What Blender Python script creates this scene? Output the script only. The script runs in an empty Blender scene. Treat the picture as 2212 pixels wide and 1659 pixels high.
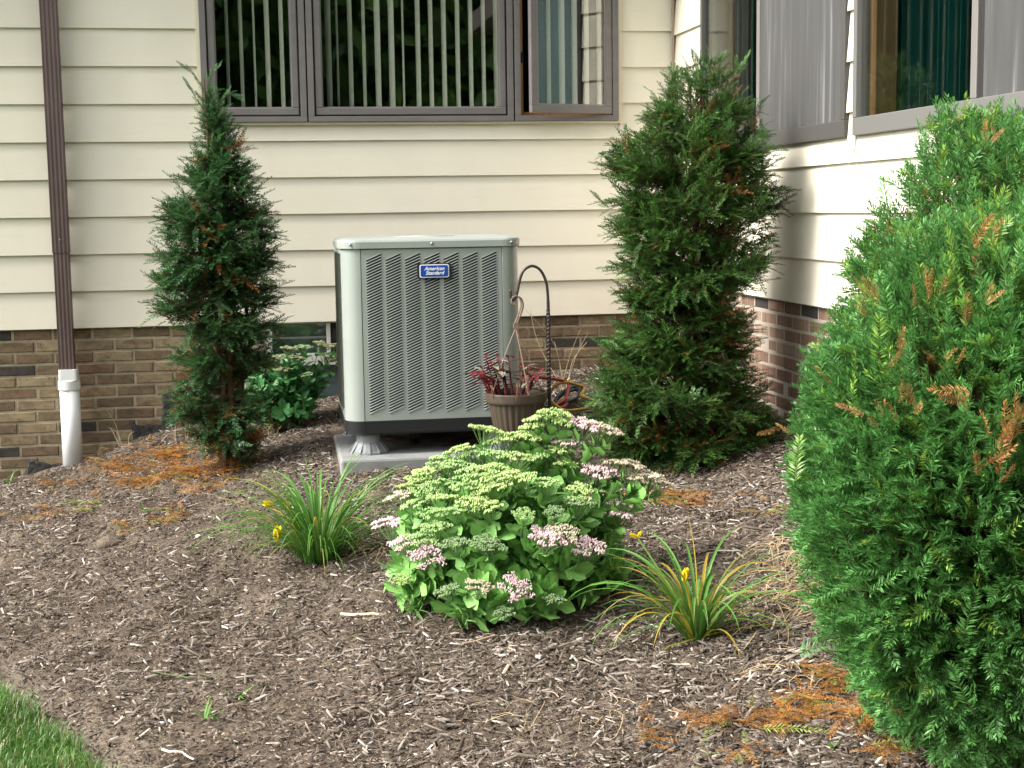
import bpy, math, random
import numpy as np
from mathutils import Vector, Matrix
random.seed(7)
rng = np.random.default_rng(7)
SC = bpy.context.scene
COL = SC.collection

# ------------------------------------------------------------------ camera
F = 1450.0                                  # focal length in pixels of a 1024 wide picture
RM = np.array([[0.98603849, -0.16586944, -0.01467735],
               [-0.03420935, -0.11552037, -0.99271585],
               [0.16296569, 0.97935814, -0.11958182]])   # rows: right, down, forward
EYE = np.array([0.0, 0.0, 1.5])
cd = bpy.data.cameras.new('camera')
cam = bpy.data.objects.new('camera', cd)
COL.objects.link(cam)
cd.sensor_width = 36.0
cd.lens = F / 1024 * 36.0
cd.clip_start = 0.05
cd.clip_end = 500
M = Matrix(((RM[0][0], -RM[1][0], -RM[2][0], 0), (RM[0][1], -RM[1][1], -RM[2][1], 0),
            (RM[0][2], -RM[1][2], -RM[2][2], 1.5), (0, 0, 0, 1)))
cam.matrix_world = M
SC.camera = cam

# ------------------------------------------------------------------ light
SUN = Vector((-0.72, -0.10, 0.68)).normalized()          # towards the sun
w = bpy.data.worlds.new('World')
SC.world = w
w.use_nodes = True
nt = w.node_tree
bg = nt.nodes['Background']
sky = nt.nodes.new('ShaderNodeTexSky')
sky.sky_type = 'NISHITA'
sky.sun_disc = False
sky.sun_elevation = math.asin(SUN.z)
sky.sun_rotation = math.atan2(SUN.x, SUN.y)
sky.dust_density = 4.0
sky.air_density = 1.2
hs = nt.nodes.new('ShaderNodeHueSaturation')             # thin cloud: the blue is washed out
hs.inputs['Saturation'].default_value = 0.18
nt.links.new(sky.outputs[0], hs.inputs['Color'])
nt.links.new(hs.outputs[0], bg.inputs[0])
bg.inputs[1].default_value = 0.15
sd = bpy.data.lights.new('sun', 'SUN')
sd.energy = 2.0
sd.angle = math.radians(18)
sd.color = (1.0, 0.95, 0.86)
so = bpy.data.objects.new('sun', sd)
COL.objects.link(so)
so.rotation_euler = SUN.to_track_quat('Z', 'Y').to_euler()
SC.view_settings.view_transform = 'Standard'
SC.view_settings.look = 'None'
SC.view_settings.gamma = 1.0
SC.view_settings.use_curve_mapping = False
SC.view_settings.exposure = 1.60

# ------------------------------------------------------------------ helpers
WALL = 8.288      # plane of the back wall
SIDE = 2.354      # plane of the right-hand wall
COURSE = 0.2032
K = 1024 / 2212.0


def ray(u, v):
    c = np.array([(u * K - 512) / F, (v * K - 384) / F, 1.0])
    return RM.T @ c


def at(u, v, Y):
    d = ray(u, v)
    return EYE + d * (Y / d[1])


def at_x(u, v, X):
    d = ray(u, v)
    return EYE + d * (X / d[0])


GP = np.array([(-1.5, 8.29, -1.45), (-1.13, 8.29, -1.38), (-.77, 8.29, -1.25), (-.17, 7.0, -1.215), (0.0, 8.29, -1.1),
               (.3, 6.5, -1.175), (1.2, 6.5, -1.155), (1.2, 8.29, -.98), (1.78, 8.29, -.945), (2.35, 6.6, -.99), (2.35, 5, -1.12),
               (2.35, 3.5, -1.27), (1.8, 6.0, -1.16), (.75, 4.6, -1.385), (.14, 5.6, -1.37), (1.32, 4.42, -1.40), (.55, 3.6, -1.47),
               (-.6, 3.6, -1.5), (1.7, 3.3, -1.41), (-.9, 4.7, -1.49), (-2.6, 8.29, -1.5), (-2.6, 5, -1.5), (-2.6, 2, -1.5),
               (0, 2, -1.5), (2.35, 2, -1.48), (.6, 5.5, -1.3), (-1.2, 6.6, -1.44), (-.7, 7.6, -1.30)])


def _tps(r2):
    return np.where(r2 > 1e-12, 0.5 * r2 * np.log(np.maximum(r2, 1e-12)), 0.0)


_n = len(GP)
_A = np.zeros((_n + 3, _n + 3))
_d2 = ((GP[:, None, :2] - GP[None, :, :2]) ** 2).sum(-1)
_A[:_n, :_n] = _tps(_d2) + 0.05 * np.eye(_n)
_A[:_n, _n] = 1
_A[:_n, _n + 1:] = GP[:, :2]
_A[_n:, :_n] = _A[:_n, _n:].T
_W = np.linalg.solve(_A, np.concatenate([GP[:, 2] + 1.5, np.zeros(3)]))


def ground(x, y):
    x = np.clip(np.asarray(x, float), -2.6, 2.36)
    y = np.clip(np.asarray(y, float), 2.0, 8.3)
    r2 = (x[..., None] - GP[:, 0]) ** 2 + (y[..., None] - GP[:, 1]) ** 2
    return _tps(r2) @ _W[:_n] + _W[_n] + _W[_n + 1] * x + _W[_n + 2] * y


def gz(x, y):
    return float(ground(np.array([x]), np.array([y]))[0])


def on_ground(u, v):
    d = ray(u, v)
    lo, hi = 1.5, 9.0
    for _ in range(40):
        m = (lo + hi) / 2
        p = EYE + d * (m / d[1])
        if p[2] > gz(p[0], p[1]):
            lo = m
        else:
            hi = m
    return EYE + d * (lo / d[1])


_perm = rng.permutation(512)


def vnoise(x, y, z=0.0):
    """smooth value noise on arrays, -1..1"""
    x, y, z = np.broadcast_arrays(np.asarray(x, float), np.asarray(y, float), np.asarray(z, float))
    xi, yi, zi = np.floor(x).astype(int), np.floor(y).astype(int), np.floor(z).astype(int)
    fx, fy, fz = x - xi, y - yi, z - zi
    fx, fy, fz = [t * t * (3 - 2 * t) for t in (fx, fy, fz)]

    def h(a, b, c):
        return _perm[(_perm[(_perm[a & 511] + b) & 511] + c) & 511] / 255.5 - 1
    r = 0
    for dx in (0, 1):
        for dy in (0, 1):
            for dz in (0, 1):
                wgt = (fx if dx else 1 - fx) * (fy if dy else 1 - fy) * (fz if dz else 1 - fz)
                r = r + wgt * h(xi + dx, yi + dy, zi + dz)
    return r


def link(o, parent=None):
    COL.objects.link(o)
    if parent is not None:
        o.parent = parent
    return o


def tag(o, label=None, cat=None, group=None, kind=None):
    if label:
        o['label'] = label
    if cat:
        o['category'] = cat
    if group:
        o['group'] = group
    if kind:
        o['kind'] = kind
    return o


def thing(name, label, cat, loc=(0, 0, 0), group=None):
    o = bpy.data.objects.new(name, None)
    o.empty_display_size = 0.1
    o.location = loc
    link(o)
    return tag(o, label, cat, group)


def _parent_loc(p):
    v = Vector((0, 0, 0))
    while p is not None:
        v += p.location
        p = p.parent
    return v


def np_mesh(name, V, Q, mat, parent=None, col=None, smooth=False, T=None, local=False):
    """mesh from arrays: V (n,3), Q (m,4) quads and T (k,3) triangles, col (n,3) colour per vertex"""
    V = np.asarray(V, np.float32)
    if parent is not None and not local:
        V = V - np.array(_parent_loc(parent), np.float32)
    me = bpy.data.meshes.new(name)
    me.vertices.add(len(V))
    me.vertices.foreach_set('co', V.ravel())
    parts, sizes = [], []
    for A, n in ((Q, 4), (T, 3)):
        if A is not None and len(A):
            A = np.asarray(A, np.int32)
            parts.append(A.ravel())
            sizes.append(np.full(len(A), n, np.int32))
    li = np.concatenate(parts)
    sz = np.concatenate(sizes)
    me.loops.add(len(li))
    me.loops.foreach_set('vertex_index', li)
    me.polygons.add(len(sz))
    st = np.concatenate([[0], np.cumsum(sz)[:-1]]).astype(np.int32)
    me.polygons.foreach_set('loop_start', st)
    me.polygons.foreach_set('loop_total', sz)
    if smooth:
        me.polygons.foreach_set('use_smooth', np.ones(len(sz), bool))
    if col is not None:
        a = me.color_attributes.new('col', 'FLOAT_COLOR', 'POINT')
        c4 = np.ones((len(V), 4), np.float32)
        c4[:, :3] = col
        a.data.foreach_set('color', c4.ravel())
    me.update(calc_edges=True)
    if mat is not None:
        me.materials.append(mat)
    o = bpy.data.objects.new(name, me)
    return link(o, parent)


class MB:
    """collects boxes, tubes, lathes and builds them as one mesh"""

    def __init__(s):
        s.v, s.f = [], []

    def add(s, vs, fs):
        b = len(s.v)
        s.v += [tuple(map(float, p)) for p in vs]
        s.f += [tuple(b + i for i in f) for f in fs]
        return s

    def box(s, x0, x1, y0, y1, z0, z1):
        return s.add([(x0, y0, z0), (x1, y0, z0), (x1, y1, z0), (x0, y1, z0), (x0, y0, z1), (x1, y0, z1), (x1, y1, z1), (x0, y1, z1)],
                     [(0, 3, 2, 1), (4, 5, 6, 7), (0, 1, 5, 4), (1, 2, 6, 5), (2, 3, 7, 6), (3, 0, 4, 7)])

    def prism(s, poly, a, b, axis='x'):
        """extrude a polygon between a and b along an axis"""
        n = len(poly)
        mk = {'x': lambda t, p: (t, p[0], p[1]), 'y': lambda t, p: (p[0], t, p[1]), 'z': lambda t, p: (p[0], p[1], t)}[axis]
        vs = [mk(a, p) for p in poly] + [mk(b, p) for p in poly]
        fs = [tuple(range(n - 1, -1, -1)), tuple(range(n, 2 * n))] + [(i, (i + 1) % n, n + (i + 1) % n, n + i) for i in range(n)]
        return s.add(vs, fs)

    def tube(s, pts, r, n=8, cap=True):
        pts = [Vector(p) for p in pts]
        rs = r if isinstance(r, (list, tuple)) else [r] * len(pts)
        up = Vector((0.13, 0.21, 0.97))
        vs, fs = [], []
        for i, p in enumerate(pts):
            t = (pts[min(i + 1, len(pts) - 1)] - pts[max(i - 1, 0)])
            t = t.normalized() if t.length > 1e-9 else Vector((0, 0, 1))
            a = up - t * up.dot(t)
            if a.length < 1e-3:
                a = Vector((1, 0, 0)) - t * t.x
            a.normalize()
            up = a
            b = t.cross(a)
            for k in range(n):
                w_ = 2 * math.pi * k / n
                vs.append(p + (a * math.cos(w_) + b * math.sin(w_)) * rs[i])
        for i in range(len(pts) - 1):
            for k in range(n):
                k2 = (k + 1) % n
                fs.append((i * n + k, i * n + k2, (i + 1) * n + k2, (i + 1) * n + k))
        if cap:
            fs.append(tuple(range(n - 1, -1, -1)))
            fs.append(tuple(range((len(pts) - 1) * n, len(pts) * n)))
        return s.add(vs, fs)

    def lathe(s, prof, c, n=32, wob=None):
        vs, fs = [], []
        for r, z in prof:
            for k in range(n):
                a = 2 * math.pi * k / n
                rr = r if wob is None else r + wob(a, z)
                vs.append((c[0] + rr * math.cos(a), c[1] + rr * math.sin(a), c[2] + z))
        for i in range(len(prof) - 1):
            for k in range(n):
                k2 = (k + 1) % n
                fs.append((i * n + k, i * n + k2, (i + 1) * n + k2, (i + 1) * n + k))
        return s.add(vs, fs)

    def build(s, name, mat, parent=None, smooth=False, bevel=0.0, seg=2):
        off = _parent_loc(parent) if parent is not None else Vector((0, 0, 0))
        me = bpy.data.meshes.new(name)
        me.from_pydata([(p[0] - off.x, p[1] - off.y, p[2] - off.z) for p in s.v], [], s.f)
        if smooth:
            me.polygons.foreach_set('use_smooth', [True] * len(me.polygons))
        me.update()
        me.materials.append(mat)
        o = bpy.data.objects.new(name, me)
        link(o, parent)
        if bevel:
            m = o.modifiers.new('bevel', 'BEVEL')
            m.width = bevel
            m.segments = seg
            m.limit_method = 'ANGLE'
        return o


def sub_empty(name, parent, label=None):
    o = bpy.data.objects.new(name, None)
    o.empty_display_size = 0.05
    link(o, parent)
    if label:
        o['label'] = label
    return o


# ------------------------------------------------------------------ materials
def mat(name, rgb=(0.5, 0.5, 0.5), rough=0.6, metal=0.0, spec=0.4, **kw):
    m = bpy.data.materials.new(name)
    m.use_nodes = True
    b = m.node_tree.nodes['Principled BSDF']
    b.inputs['Base Color'].default_value = (*rgb, 1)
    b.inputs['Roughness'].default_value = rough
    b.inputs['Metallic'].default_value = metal
    b.inputs['Specular IOR Level'].default_value = spec
    return m


def N(m, t, **kw):
    n = m.node_tree.nodes.new(t)
    for k, v in kw.items():
        if k in n.inputs:
            n.inputs[k].default_value = v
        else:
            setattr(n, k, v)
    return n


def LK(m, a, b):
    m.node_tree.links.new(a, b)


def PB(m):
    return m.node_tree.nodes['Principled BSDF']


def pos(m, scale=(1, 1, 1)):
    g = N(m, 'ShaderNodeNewGeometry')
    mp = N(m, 'ShaderNodeMapping')
    mp.inputs['Scale'].default_value = scale
    LK(m, g.outputs['Position'], mp.inputs['Vector'])
    return mp.outputs[0]


def noise(m, vec, scale, detail=3, rough=0.5, dist=0.0):
    n = N(m, 'ShaderNodeTexNoise')
    n.inputs['Scale'].default_value = scale
    n.inputs['Detail'].default_value = detail
    n.inputs['Roughness'].default_value = rough
    n.inputs['Distortion'].default_value = dist
    if vec is not None:
        LK(m, vec, n.inputs['Vector'])
    return n.outputs['Fac']


def ramp(m, fac, stops):
    r = N(m, 'ShaderNodeValToRGB')
    e = r.color_ramp.elements
    while len(e) < len(stops):
        e.new(0.5)
    for i, (p, c) in enumerate(stops):
        e[i].position = p
        e[i].color = (*c, 1) if len(c) == 3 else c
    LK(m, fac, r.inputs['Fac'])
    return r.outputs['Color']


def mixc(m, fac, a, b, mode='MIX'):
    x = N(m, 'ShaderNodeMix', data_type='RGBA', blend_type=mode)
    for s, v in ((x.inputs['Factor'], fac), (x.inputs['A'], a), (x.inputs['B'], b)):
        pass
    ins = {'f': x.inputs[0], 'a': x.inputs[6], 'b': x.inputs[7]}
    for k, v in (('f', fac), ('a', a), ('b', b)):
        if isinstance(v, bpy.types.NodeSocket):
            LK(m, v, ins[k])
        elif k == 'f':
            ins[k].default_value = v
        else:
            ins[k].default_value = (*v, 1)
    return x.outputs[2]


def bump(m, h, strength=0.3, dist=0.01):
    b = N(m, 'ShaderNodeBump')
    b.inputs['Strength'].default_value = strength
    b.inputs['Distance'].default_value = dist
    LK(m, h, b.inputs['Height'])
    LK(m, b.outputs[0], PB(m).inputs['Normal'])


def g3(a):
    return (a, a, a)


# cream embossed siding
m_siding = mat('cream_siding', rough=0.55, spec=0.3)
vs_ = pos(m_siding, (1.3, 1.3, 20))
gr = noise(m_siding, vs_, 1.5, 3, 0.5, 0.9)
_k = N(m_siding, 'ShaderNodeMath', operation='MULTIPLY')
LK(m_siding, gr, _k.inputs[0])
_k.inputs[1].default_value = 9.0
_f = N(m_siding, 'ShaderNodeMath', operation='FRACT')
LK(m_siding, _k.outputs[0], _f.inputs[0])
lines0 = ramp(m_siding, _f.outputs[0], [(0.0, g3(1.0)), (0.44, g3(0.95)), (0.5, g3(0.0)), (0.56, g3(0.95)), (1.0, g3(1.0))])
brk = ramp(m_siding, noise(m_siding, pos(m_siding, (5, 5, 30)), 1.6, 2), [(0.42, g3(1.0)), (0.6, g3(0.0))])
lines = mixc(m_siding, brk, lines0, (1.0, 1.0, 1.0))
hgt = lines
dirt = noise(m_siding, pos(m_siding, (1, 1, .4)), 2.2, 5, 0.6)
base = ramp(m_siding, dirt, [(0.3, (0.60, 0.555, 0.455)), (0.7, (0.65, 0.605, 0.50))])
LK(m_siding, base, PB(m_siding).inputs['Base Color'])
bump(m_siding, hgt, 0.38, 0.0016)

m_trim = mat('cream_trim', (0.62, 0.56, 0.43), 0.5)
m_sheath = mat('sheathing', (0.10, 0.09, 0.07), 0.9)


def brick_mat(name, cols, stri):
    m = mat(name, rough=0.9, spec=0.15)
    oi = N(m, 'ShaderNodeObjectInfo')
    c = ramp(m, oi.outputs['Random'], cols)
    m.node_tree.nodes[-1].color_ramp.interpolation = 'CONSTANT'
    s = noise(m, pos(m, stri), 1.0, 5, 0.65, 0.5)
    s2 = ramp(m, s, [(0.28, g3(0.35)), (0.5, g3(0.95)), (0.75, g3(1.5))])
    c2 = mixc(m, 0.75, c, s2, 'MULTIPLY')
    sp = noise(m, pos(m), 95, 2, 0.6)
    spk = ramp(m, sp, [(0.30, g3(0.25)), (0.38, g3(1.0))])
    c3 = mixc(m, 0.8, c2, spk, 'MULTIPLY')
    LK(m, c3, PB(m).inputs['Base Color'])
    bump(m, noise(m, pos(m, (1, 1, 0.7)), 120, 4, 0.7), 0.6, 0.003)
    return m


m_brick = brick_mat('tan_brick_shaded', [(0.0, (0.150, 0.108, 0.066)), (0.22, (0.20, 0.150, 0.092)), (0.45, (0.125, 0.088, 0.057)), (0.66, (0.235, 0.182, 0.112)),
                                  (0.8, (0.155, 0.102, 0.066)), (0.91, (0.05, 0.044, 0.038))], (14, 14, 26))  # back wall copy of the brick, its shadier light put into the colour
m_brick2 = brick_mat('pink_brown_brick_sunlit', [(0.0, (0.20, 0.125, 0.093)), (0.25, (0.25, 0.165, 0.122)), (0.45, (0.17, 0.105, 0.078)), (0.68, (0.30, 0.22, 0.165)),
                                          (0.82, (0.21, 0.13, 0.095)), (0.92, (0.05, 0.043, 0.042))], (70, 70, 9))  # same brick on the right wall, the sunlit tone put into the colour
m_mortar = mat('mortar', (0.27, 0.225, 0.15), 0.95)
LK(m_mortar, ramp(m_mortar, noise(m_mortar, pos(m_mortar), 18, 5, 0.7), [(0.3, (0.20, 0.165, 0.11)), (0.7, (0.36, 0.31, 0.22))]), PB(m_mortar).inputs['Base Color'])
bump(m_mortar, noise(m_mortar, pos(m_mortar), 150, 3), 0.4, 0.002)
m_mortar2 = mat('pale_mortar', (0.36, 0.315, 0.26), 0.95)
bump(m_mortar2, noise(m_mortar2, pos(m_mortar2), 150, 3), 0.4, 0.002)
m_tar = mat('tar', (0.012, 0.012, 0.013), 0.75)
LK(m_tar, ramp(m_tar, noise(m_tar, pos(m_tar), 30, 4, 0.7), [(0.35, (0.010, 0.010, 0.011)), (0.75, (0.055, 0.05, 0.043))]), PB(m_tar).inputs['Base Color'])
bump(m_tar, noise(m_tar, pos(m_tar), 40, 4), 0.8, 0.01)

m_alu = mat('grey_brown_aluminium', (0.14, 0.125, 0.12), 0.42, 0.0, 0.5)
LK(m_alu, ramp(m_alu, noise(m_alu, pos(m_alu, (1, 1, 3)), 6, 4), [(0.3, (0.128, 0.114, 0.110)), (0.7, (0.155, 0.139, 0.134))]), PB(m_alu).inputs['Base Color'])
m_alu2 = mat('pale_aluminium', (0.19, 0.178, 0.168), 0.4, 0.2, 0.5)
m_side = mat('dull_bronze_aluminium', (0.062, 0.059, 0.056), 0.45, 0.0, 0.4)
m_sill = mat('weathered_aluminium', (0.125, 0.121, 0.115), 0.45, 0.0, 0.4)
m_gasket = mat('dark_gasket', (0.015, 0.014, 0.013), 0.7)
m_wood = mat('stained_wood', rough=0.45)
LK(m_wood, ramp(m_wood, noise(m_wood, pos(m_wood, (30, 30, 2)), 2, 4, 0.6, 0.6), [(0.3, (0.22, 0.095, 0.03)), (0.7, (0.36, 0.17, 0.06))]), PB(m_wood).inputs['Base Color'])
m_wood2 = mat('dark_stained_wood', rough=0.45)
LK(m_wood2, ramp(m_wood2, noise(m_wood2, pos(m_wood2, (30, 30, 2)), 2, 4, 0.6, 0.6), [(0.3, (0.09, 0.045, 0.018)), (0.7, (0.15, 0.080, 0.033))]), PB(m_wood2).inputs['Base Color'])
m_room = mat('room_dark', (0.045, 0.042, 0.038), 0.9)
m_blind = mat('blind_vane', (0.50, 0.49, 0.41), 0.6)
m_teal = mat('teal_drape', (0.035, 0.14, 0.13), 0.8)
LK(m_teal, ramp(m_teal, noise(m_teal, pos(m_teal, (1, 9, 0.15)), 6, 3), [(0.3, (0.015, 0.11, 0.105)), (0.7, (0.03, 0.19, 0.175))]), PB(m_teal).inputs['Base Color'])


def glass_mat(name, tint, refl):
    m = bpy.data.materials.new(name)
    m.use_nodes = True
    t = m.node_tree
    t.nodes.remove(t.nodes['Principled BSDF'])
    out = t.nodes['Material Output']
    tr = N(m, 'ShaderNodeBsdfTransparent')
    tr.inputs['Color'].default_value = (*tint, 1)
    gl = N(m, 'ShaderNodeBsdfGlossy')
    gl.inputs['Roughness'].default_value = 0.01
    fr = N(m, 'ShaderNodeFresnel')
    ge = N(m, 'ShaderNodeNewGeometry')           # a thin pane: the same reflection from either side
    ma = N(m, 'ShaderNodeMath', operation='MULTIPLY_ADD')
    LK(m, ge.outputs['Backfacing'], ma.inputs[0])
    ma.inputs[1].default_value = -2.0
    ma.inputs[2].default_value = 1.0
    pw = N(m, 'ShaderNodeMath', operation='POWER')
    pw.inputs[0].default_value = refl
    LK(m, ma.outputs[0], pw.inputs[1])
    LK(m, pw.outputs[0], fr.inputs['IOR'])
    mx = N(m, 'ShaderNodeMixShader')
    LK(m, fr.outputs[0], mx.inputs[0])
    LK(m, tr.outputs[0], mx.inputs[1])
    LK(m, gl.outputs[0], mx.inputs[2])
    LK(m, mx.outputs[0], out.inputs[0])
    return m


m_glass = glass_mat('window_glass', (0.95, 0.97, 0.95), 1.9)

m_screen = bpy.data.materials.new('insect_screen')
m_screen.use_nodes = True
_b = PB(m_screen)
_b.inputs['Roughness'].default_value = 0.8
_st = noise(m_screen, pos(m_screen, (1, 6, 0.35)), 2.4, 3, 0.5, 1.2)
_c = ramp(m_screen, _st, [(0.30, (0.050, 0.049, 0.047)), (0.56, (0.066, 0.065, 0.062)), (0.64, (0.10, 0.10, 0.10)), (0.74, (0.24, 0.24, 0.24))])
LK(m_screen, _c, _b.inputs['Base Color'])
_t = N(m_screen, 'ShaderNodeBsdfTransparent')
_mx = N(m_screen, 'ShaderNodeMixShader')
_mx.inputs[0].default_value = 0.86
LK(m_screen, _t.outputs[0], _mx.inputs[1])
LK(m_screen, _b.outputs[0], _mx.inputs[2])
LK(m_screen, _mx.outputs[0], m_screen.node_tree.nodes['Material Output'].inputs[0])

m_brown = mat('brown_painted_metal', (0.105, 0.052, 0.042), 0.45, 0, 0.5)
LK(m_brown, ramp(m_brown, noise(m_brown, pos(m_brown, (1, 1, 0.5)), 9, 4), [(0.3, (0.060, 0.036, 0.034)), (0.7, (0.085, 0.052, 0.047))]), PB(m_brown).inputs['Base Color'])
m_pvc = mat('white_pvc', (0.78, 0.78, 0.76), 0.35, 0, 0.5)
LK(m_pvc, ramp(m_pvc, noise(m_pvc, pos(m_pvc, (1, 1, 0.6)), 7, 4), [(0.3, (0.58, 0.585, 0.57)), (0.7, (0.68, 0.69, 0.69))]), PB(m_pvc).inputs['Base Color'])

m_sage = mat('sage_grey_enamel', (0.24, 0.26, 0.235), 0.30, 0, 0.5)
LK(m_sage, ramp(m_sage, noise(m_sage, pos(m_sage), 4, 4), [(0.3, (0.255, 0.280, 0.258)), (0.7, (0.29, 0.315, 0.29))]), PB(m_sage).inputs['Base Color'])
m_coil = mat('coil_fins', (0.008, 0.011, 0.016), 0.6)
m_black = mat('black_plastic', (0.016, 0.016, 0.018), 0.45)
m_greyplastic = mat('grey_plastic', (0.19, 0.195, 0.21), 0.6)
m_screw = mat('screw_steel', (0.35, 0.35, 0.34), 0.3, 0.8)
m_blue = mat('badge_blue', (0.012, 0.055, 0.30), 0.3)
m_white = mat('badge_white', (0.8, 0.8, 0.8), 0.35)
m_conc = mat('concrete', rough=0.9, spec=0.2)
LK(m_conc, ramp(m_conc, noise(m_conc, pos(m_conc), 9, 6, 0.65), [(0.3, (0.155, 0.16, 0.158)), (0.6, (0.215, 0.22, 0.215)), (0.8, (0.27, 0.268, 0.25))]), PB(m_conc).inputs['Base Color'])
bump(m_conc, noise(m_conc, pos(m_conc), 90, 4), 0.35, 0.003)

m_iron = mat('dark_iron', (0.045, 0.032, 0.034), 0.35, 0.5, 0.5)
m_pot = mat('taupe_plastic', (0.060, 0.046, 0.032), 0.45)
m_hanger = mat('taupe_hanger', (0.20, 0.135, 0.105), 0.5)
m_soil = mat('potting_soil', (0.035, 0.022, 0.016), 0.95)
bump(m_soil, noise(m_soil, pos(m_soil), 120, 4), 1.0, 0.01)


def leafy(name, rough=0.45, transl=0.25, spec=0.35, jitter=0.0):
    """foliage coloured by the col attribute; part of the light passes through"""
    m = bpy.data.materials.new(name)
    m.use_nodes = True
    b = PB(m)
    a = N(m, 'ShaderNodeAttribute')
    a.attribute_name = 'col'
    c = a.outputs['Color']
    if jitter:
        oi = N(m, 'ShaderNodeObjectInfo')
        mr = N(m, 'ShaderNodeMapRange')
        mr.inputs['To Min'].default_value = 1 - jitter
        mr.inputs['To Max'].default_value = 1 + jitter
        LK(m, oi.outputs['Random'], mr.inputs['Value'])
        c = mixc(m, 1.0, c, mr.outputs[0], 'MULTIPLY')
    LK(m, c, b.inputs['Base Color'])
    b.inputs['Roughness'].default_value = rough
    b.inputs['Specular IOR Level'].default_value = spec
    if transl:
        t = N(m, 'ShaderNodeBsdfTranslucent')
        LK(m, c, t.inputs['Color'])
        mx = N(m, 'ShaderNodeMixShader')
        mx.inputs[0].default_value = transl
        LK(m, b.outputs[0], mx.inputs[1])
        LK(m, t.outputs[0], mx.inputs[2])
        LK(m, mx.outputs[0], m.node_tree.nodes['Material Output'].inputs[0])
    return m


m_needle = leafy('yew_needles', 0.42, 0.33, 0.4)
m_leaf = leafy('succulent_leaf', 0.5, 0.22, 0.35, 0.22)
m_blade = leafy('strap_leaf', 0.42, 0.3, 0.4)
m_flower = leafy('florets', 0.7, 0.25, 0.1)
m_litter = leafy('litter', 0.85, 0.0, 0.15)
m_twig = mat('twig_bark', rough=0.9, spec=0.1)
LK(m_twig, ramp(m_twig, noise(m_twig, pos(m_twig, (20, 20, 4)), 3, 4), [(0.3, (0.055, 0.030, 0.018)), (0.7, (0.15, 0.085, 0.052))]), PB(m_twig).inputs['Base Color'])

# ------------------------------------------------------------------ ground
m_mulch = mat('mulch_bed', rough=0.95, spec=0.1)
_p = pos(m_mulch)
_a = noise(m_mulch, _p, 3.0, 6, 0.65)
_b2 = noise(m_mulch, _p, 70, 5, 0.7)
_ca = ramp(m_mulch, _a, [(0.32, (0.072, 0.054, 0.040)), (0.5, (0.122, 0.095, 0.071)), (0.68, (0.185, 0.148, 0.112))])
_cb = ramp(m_mulch, _b2, [(0.30, g3(0.35)), (0.55, g3(1.0)), (0.8, g3(1.7))])
_mc = mixc(m_mulch, 0.85, _ca, _cb, 'MULTIPLY')
# beyond the bed: turf, split along the straight bed edge
gA, gB = on_ground(0, 1492), on_ground(190, 1659)
edge_n = np.array([-(gB - gA)[1], (gB - gA)[0]])
edge_n /= np.linalg.norm(edge_n)
if edge_n @ (np.array([0.5, 5.0]) - gA[:2]) > 0:
    edge_n = -edge_n                                # points to the lawn


def lawn_side(x, y):
    return (x - gA[0]) * edge_n[0] + (y - gA[1]) * edge_n[1]


_g = N(m_mulch, 'ShaderNodeNewGeometry')
_vm = N(m_mulch, 'ShaderNodeVectorMath', operation='DOT_PRODUCT')
_vm.inputs[1].default_value = (edge_n[0], edge_n[1], 0)
LK(m_mulch, _g.outputs['Position'], _vm.inputs[0])
_mr = N(m_mulch, 'ShaderNodeMapRange')
_e0 = float(gA[:2] @ edge_n)
_mr.inputs['From Min'].default_value = _e0 - 0.01
_mr.inputs['From Max'].default_value = _e0 + 0.04
LK(m_mulch, _vm.outputs['Value'], _mr.inputs['Value'])
_mr2 = N(m_mulch, 'ShaderNodeMapRange')
_mr2.inputs['From Min'].default_value = _e0 - 0.16
_mr2.inputs['From Max'].default_value = _e0 - 0.05
LK(m_mulch, _vm.outputs['Value'], _mr2.inputs['Value'])
_turf = ramp(m_mulch, noise(m_mulch, _p, 25, 5, 0.7), [(0.3, (0.03, 0.07, 0.015)), (0.7, (0.07, 0.15, 0.03))])
_mc = mixc(m_mulch, _mr2.outputs[0], _mc, mixc(m_mulch, 0.6, (0.19, 0.158, 0.122), _cb, 'MULTIPLY'))
_mc = mixc(m_mulch, _mr.outputs[0], _mc, _turf)
LK(m_mulch, _mc, PB(m_mulch).inputs['Base Color'])
bump(m_mulch, _b2, 1.0, 0.012)

xs = np.concatenate([[-80, -40, -20, -10, -6, -4, -3.2], np.arange(-2.6, 2.45, 0.022), [2.8, 4, 8, 20, 40, 80]])
ys = np.concatenate([[-80, -40, -20, -10, -4, -1, 0.5, 1.5], np.arange(2.2, 8.45, 0.022), [9, 12, 20, 40, 80]])
GX, GY = np.meshgrid(xs, ys)


def rough_ground(x, y):
    z = ground(x, y)
    inside = np.clip(np.minimum(np.minimum(x + 2.6, 2.4 - x) / .3, np.minimum(y - 2.2, 8.4 - y) / .2), 0, 1)
    bed = np.clip(-lawn_side(x, y) / 0.1, 0, 1)
    n = 0.020 * vnoise(x * 5, y * 5, 3.3) + 0.015 * vnoise(x * 14, y * 14, 1.7) + 0.006 * vnoise(x * 37, y * 37, 5.1)
    rim = -0.03 * np.exp(-((lawn_side(x, y) + 0.07) / 0.06) ** 2)
    return z + inside * (n * (0.25 + 0.75 * bed) + rim)


GZ = rough_ground(GX, GY)
ny, nx = GX.shape
idx = np.arange(nx * ny).reshape(ny, nx)
Q = np.stack([idx[:-1, :-1], idx[:-1, 1:], idx[1:, 1:], idx[1:, :-1]], -1).reshape(-1, 4)
o = np_mesh('ground', np.stack([GX, GY, GZ], -1).reshape(-1, 3), Q, m_mulch, smooth=True)
tag(o, kind='structure')

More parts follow.
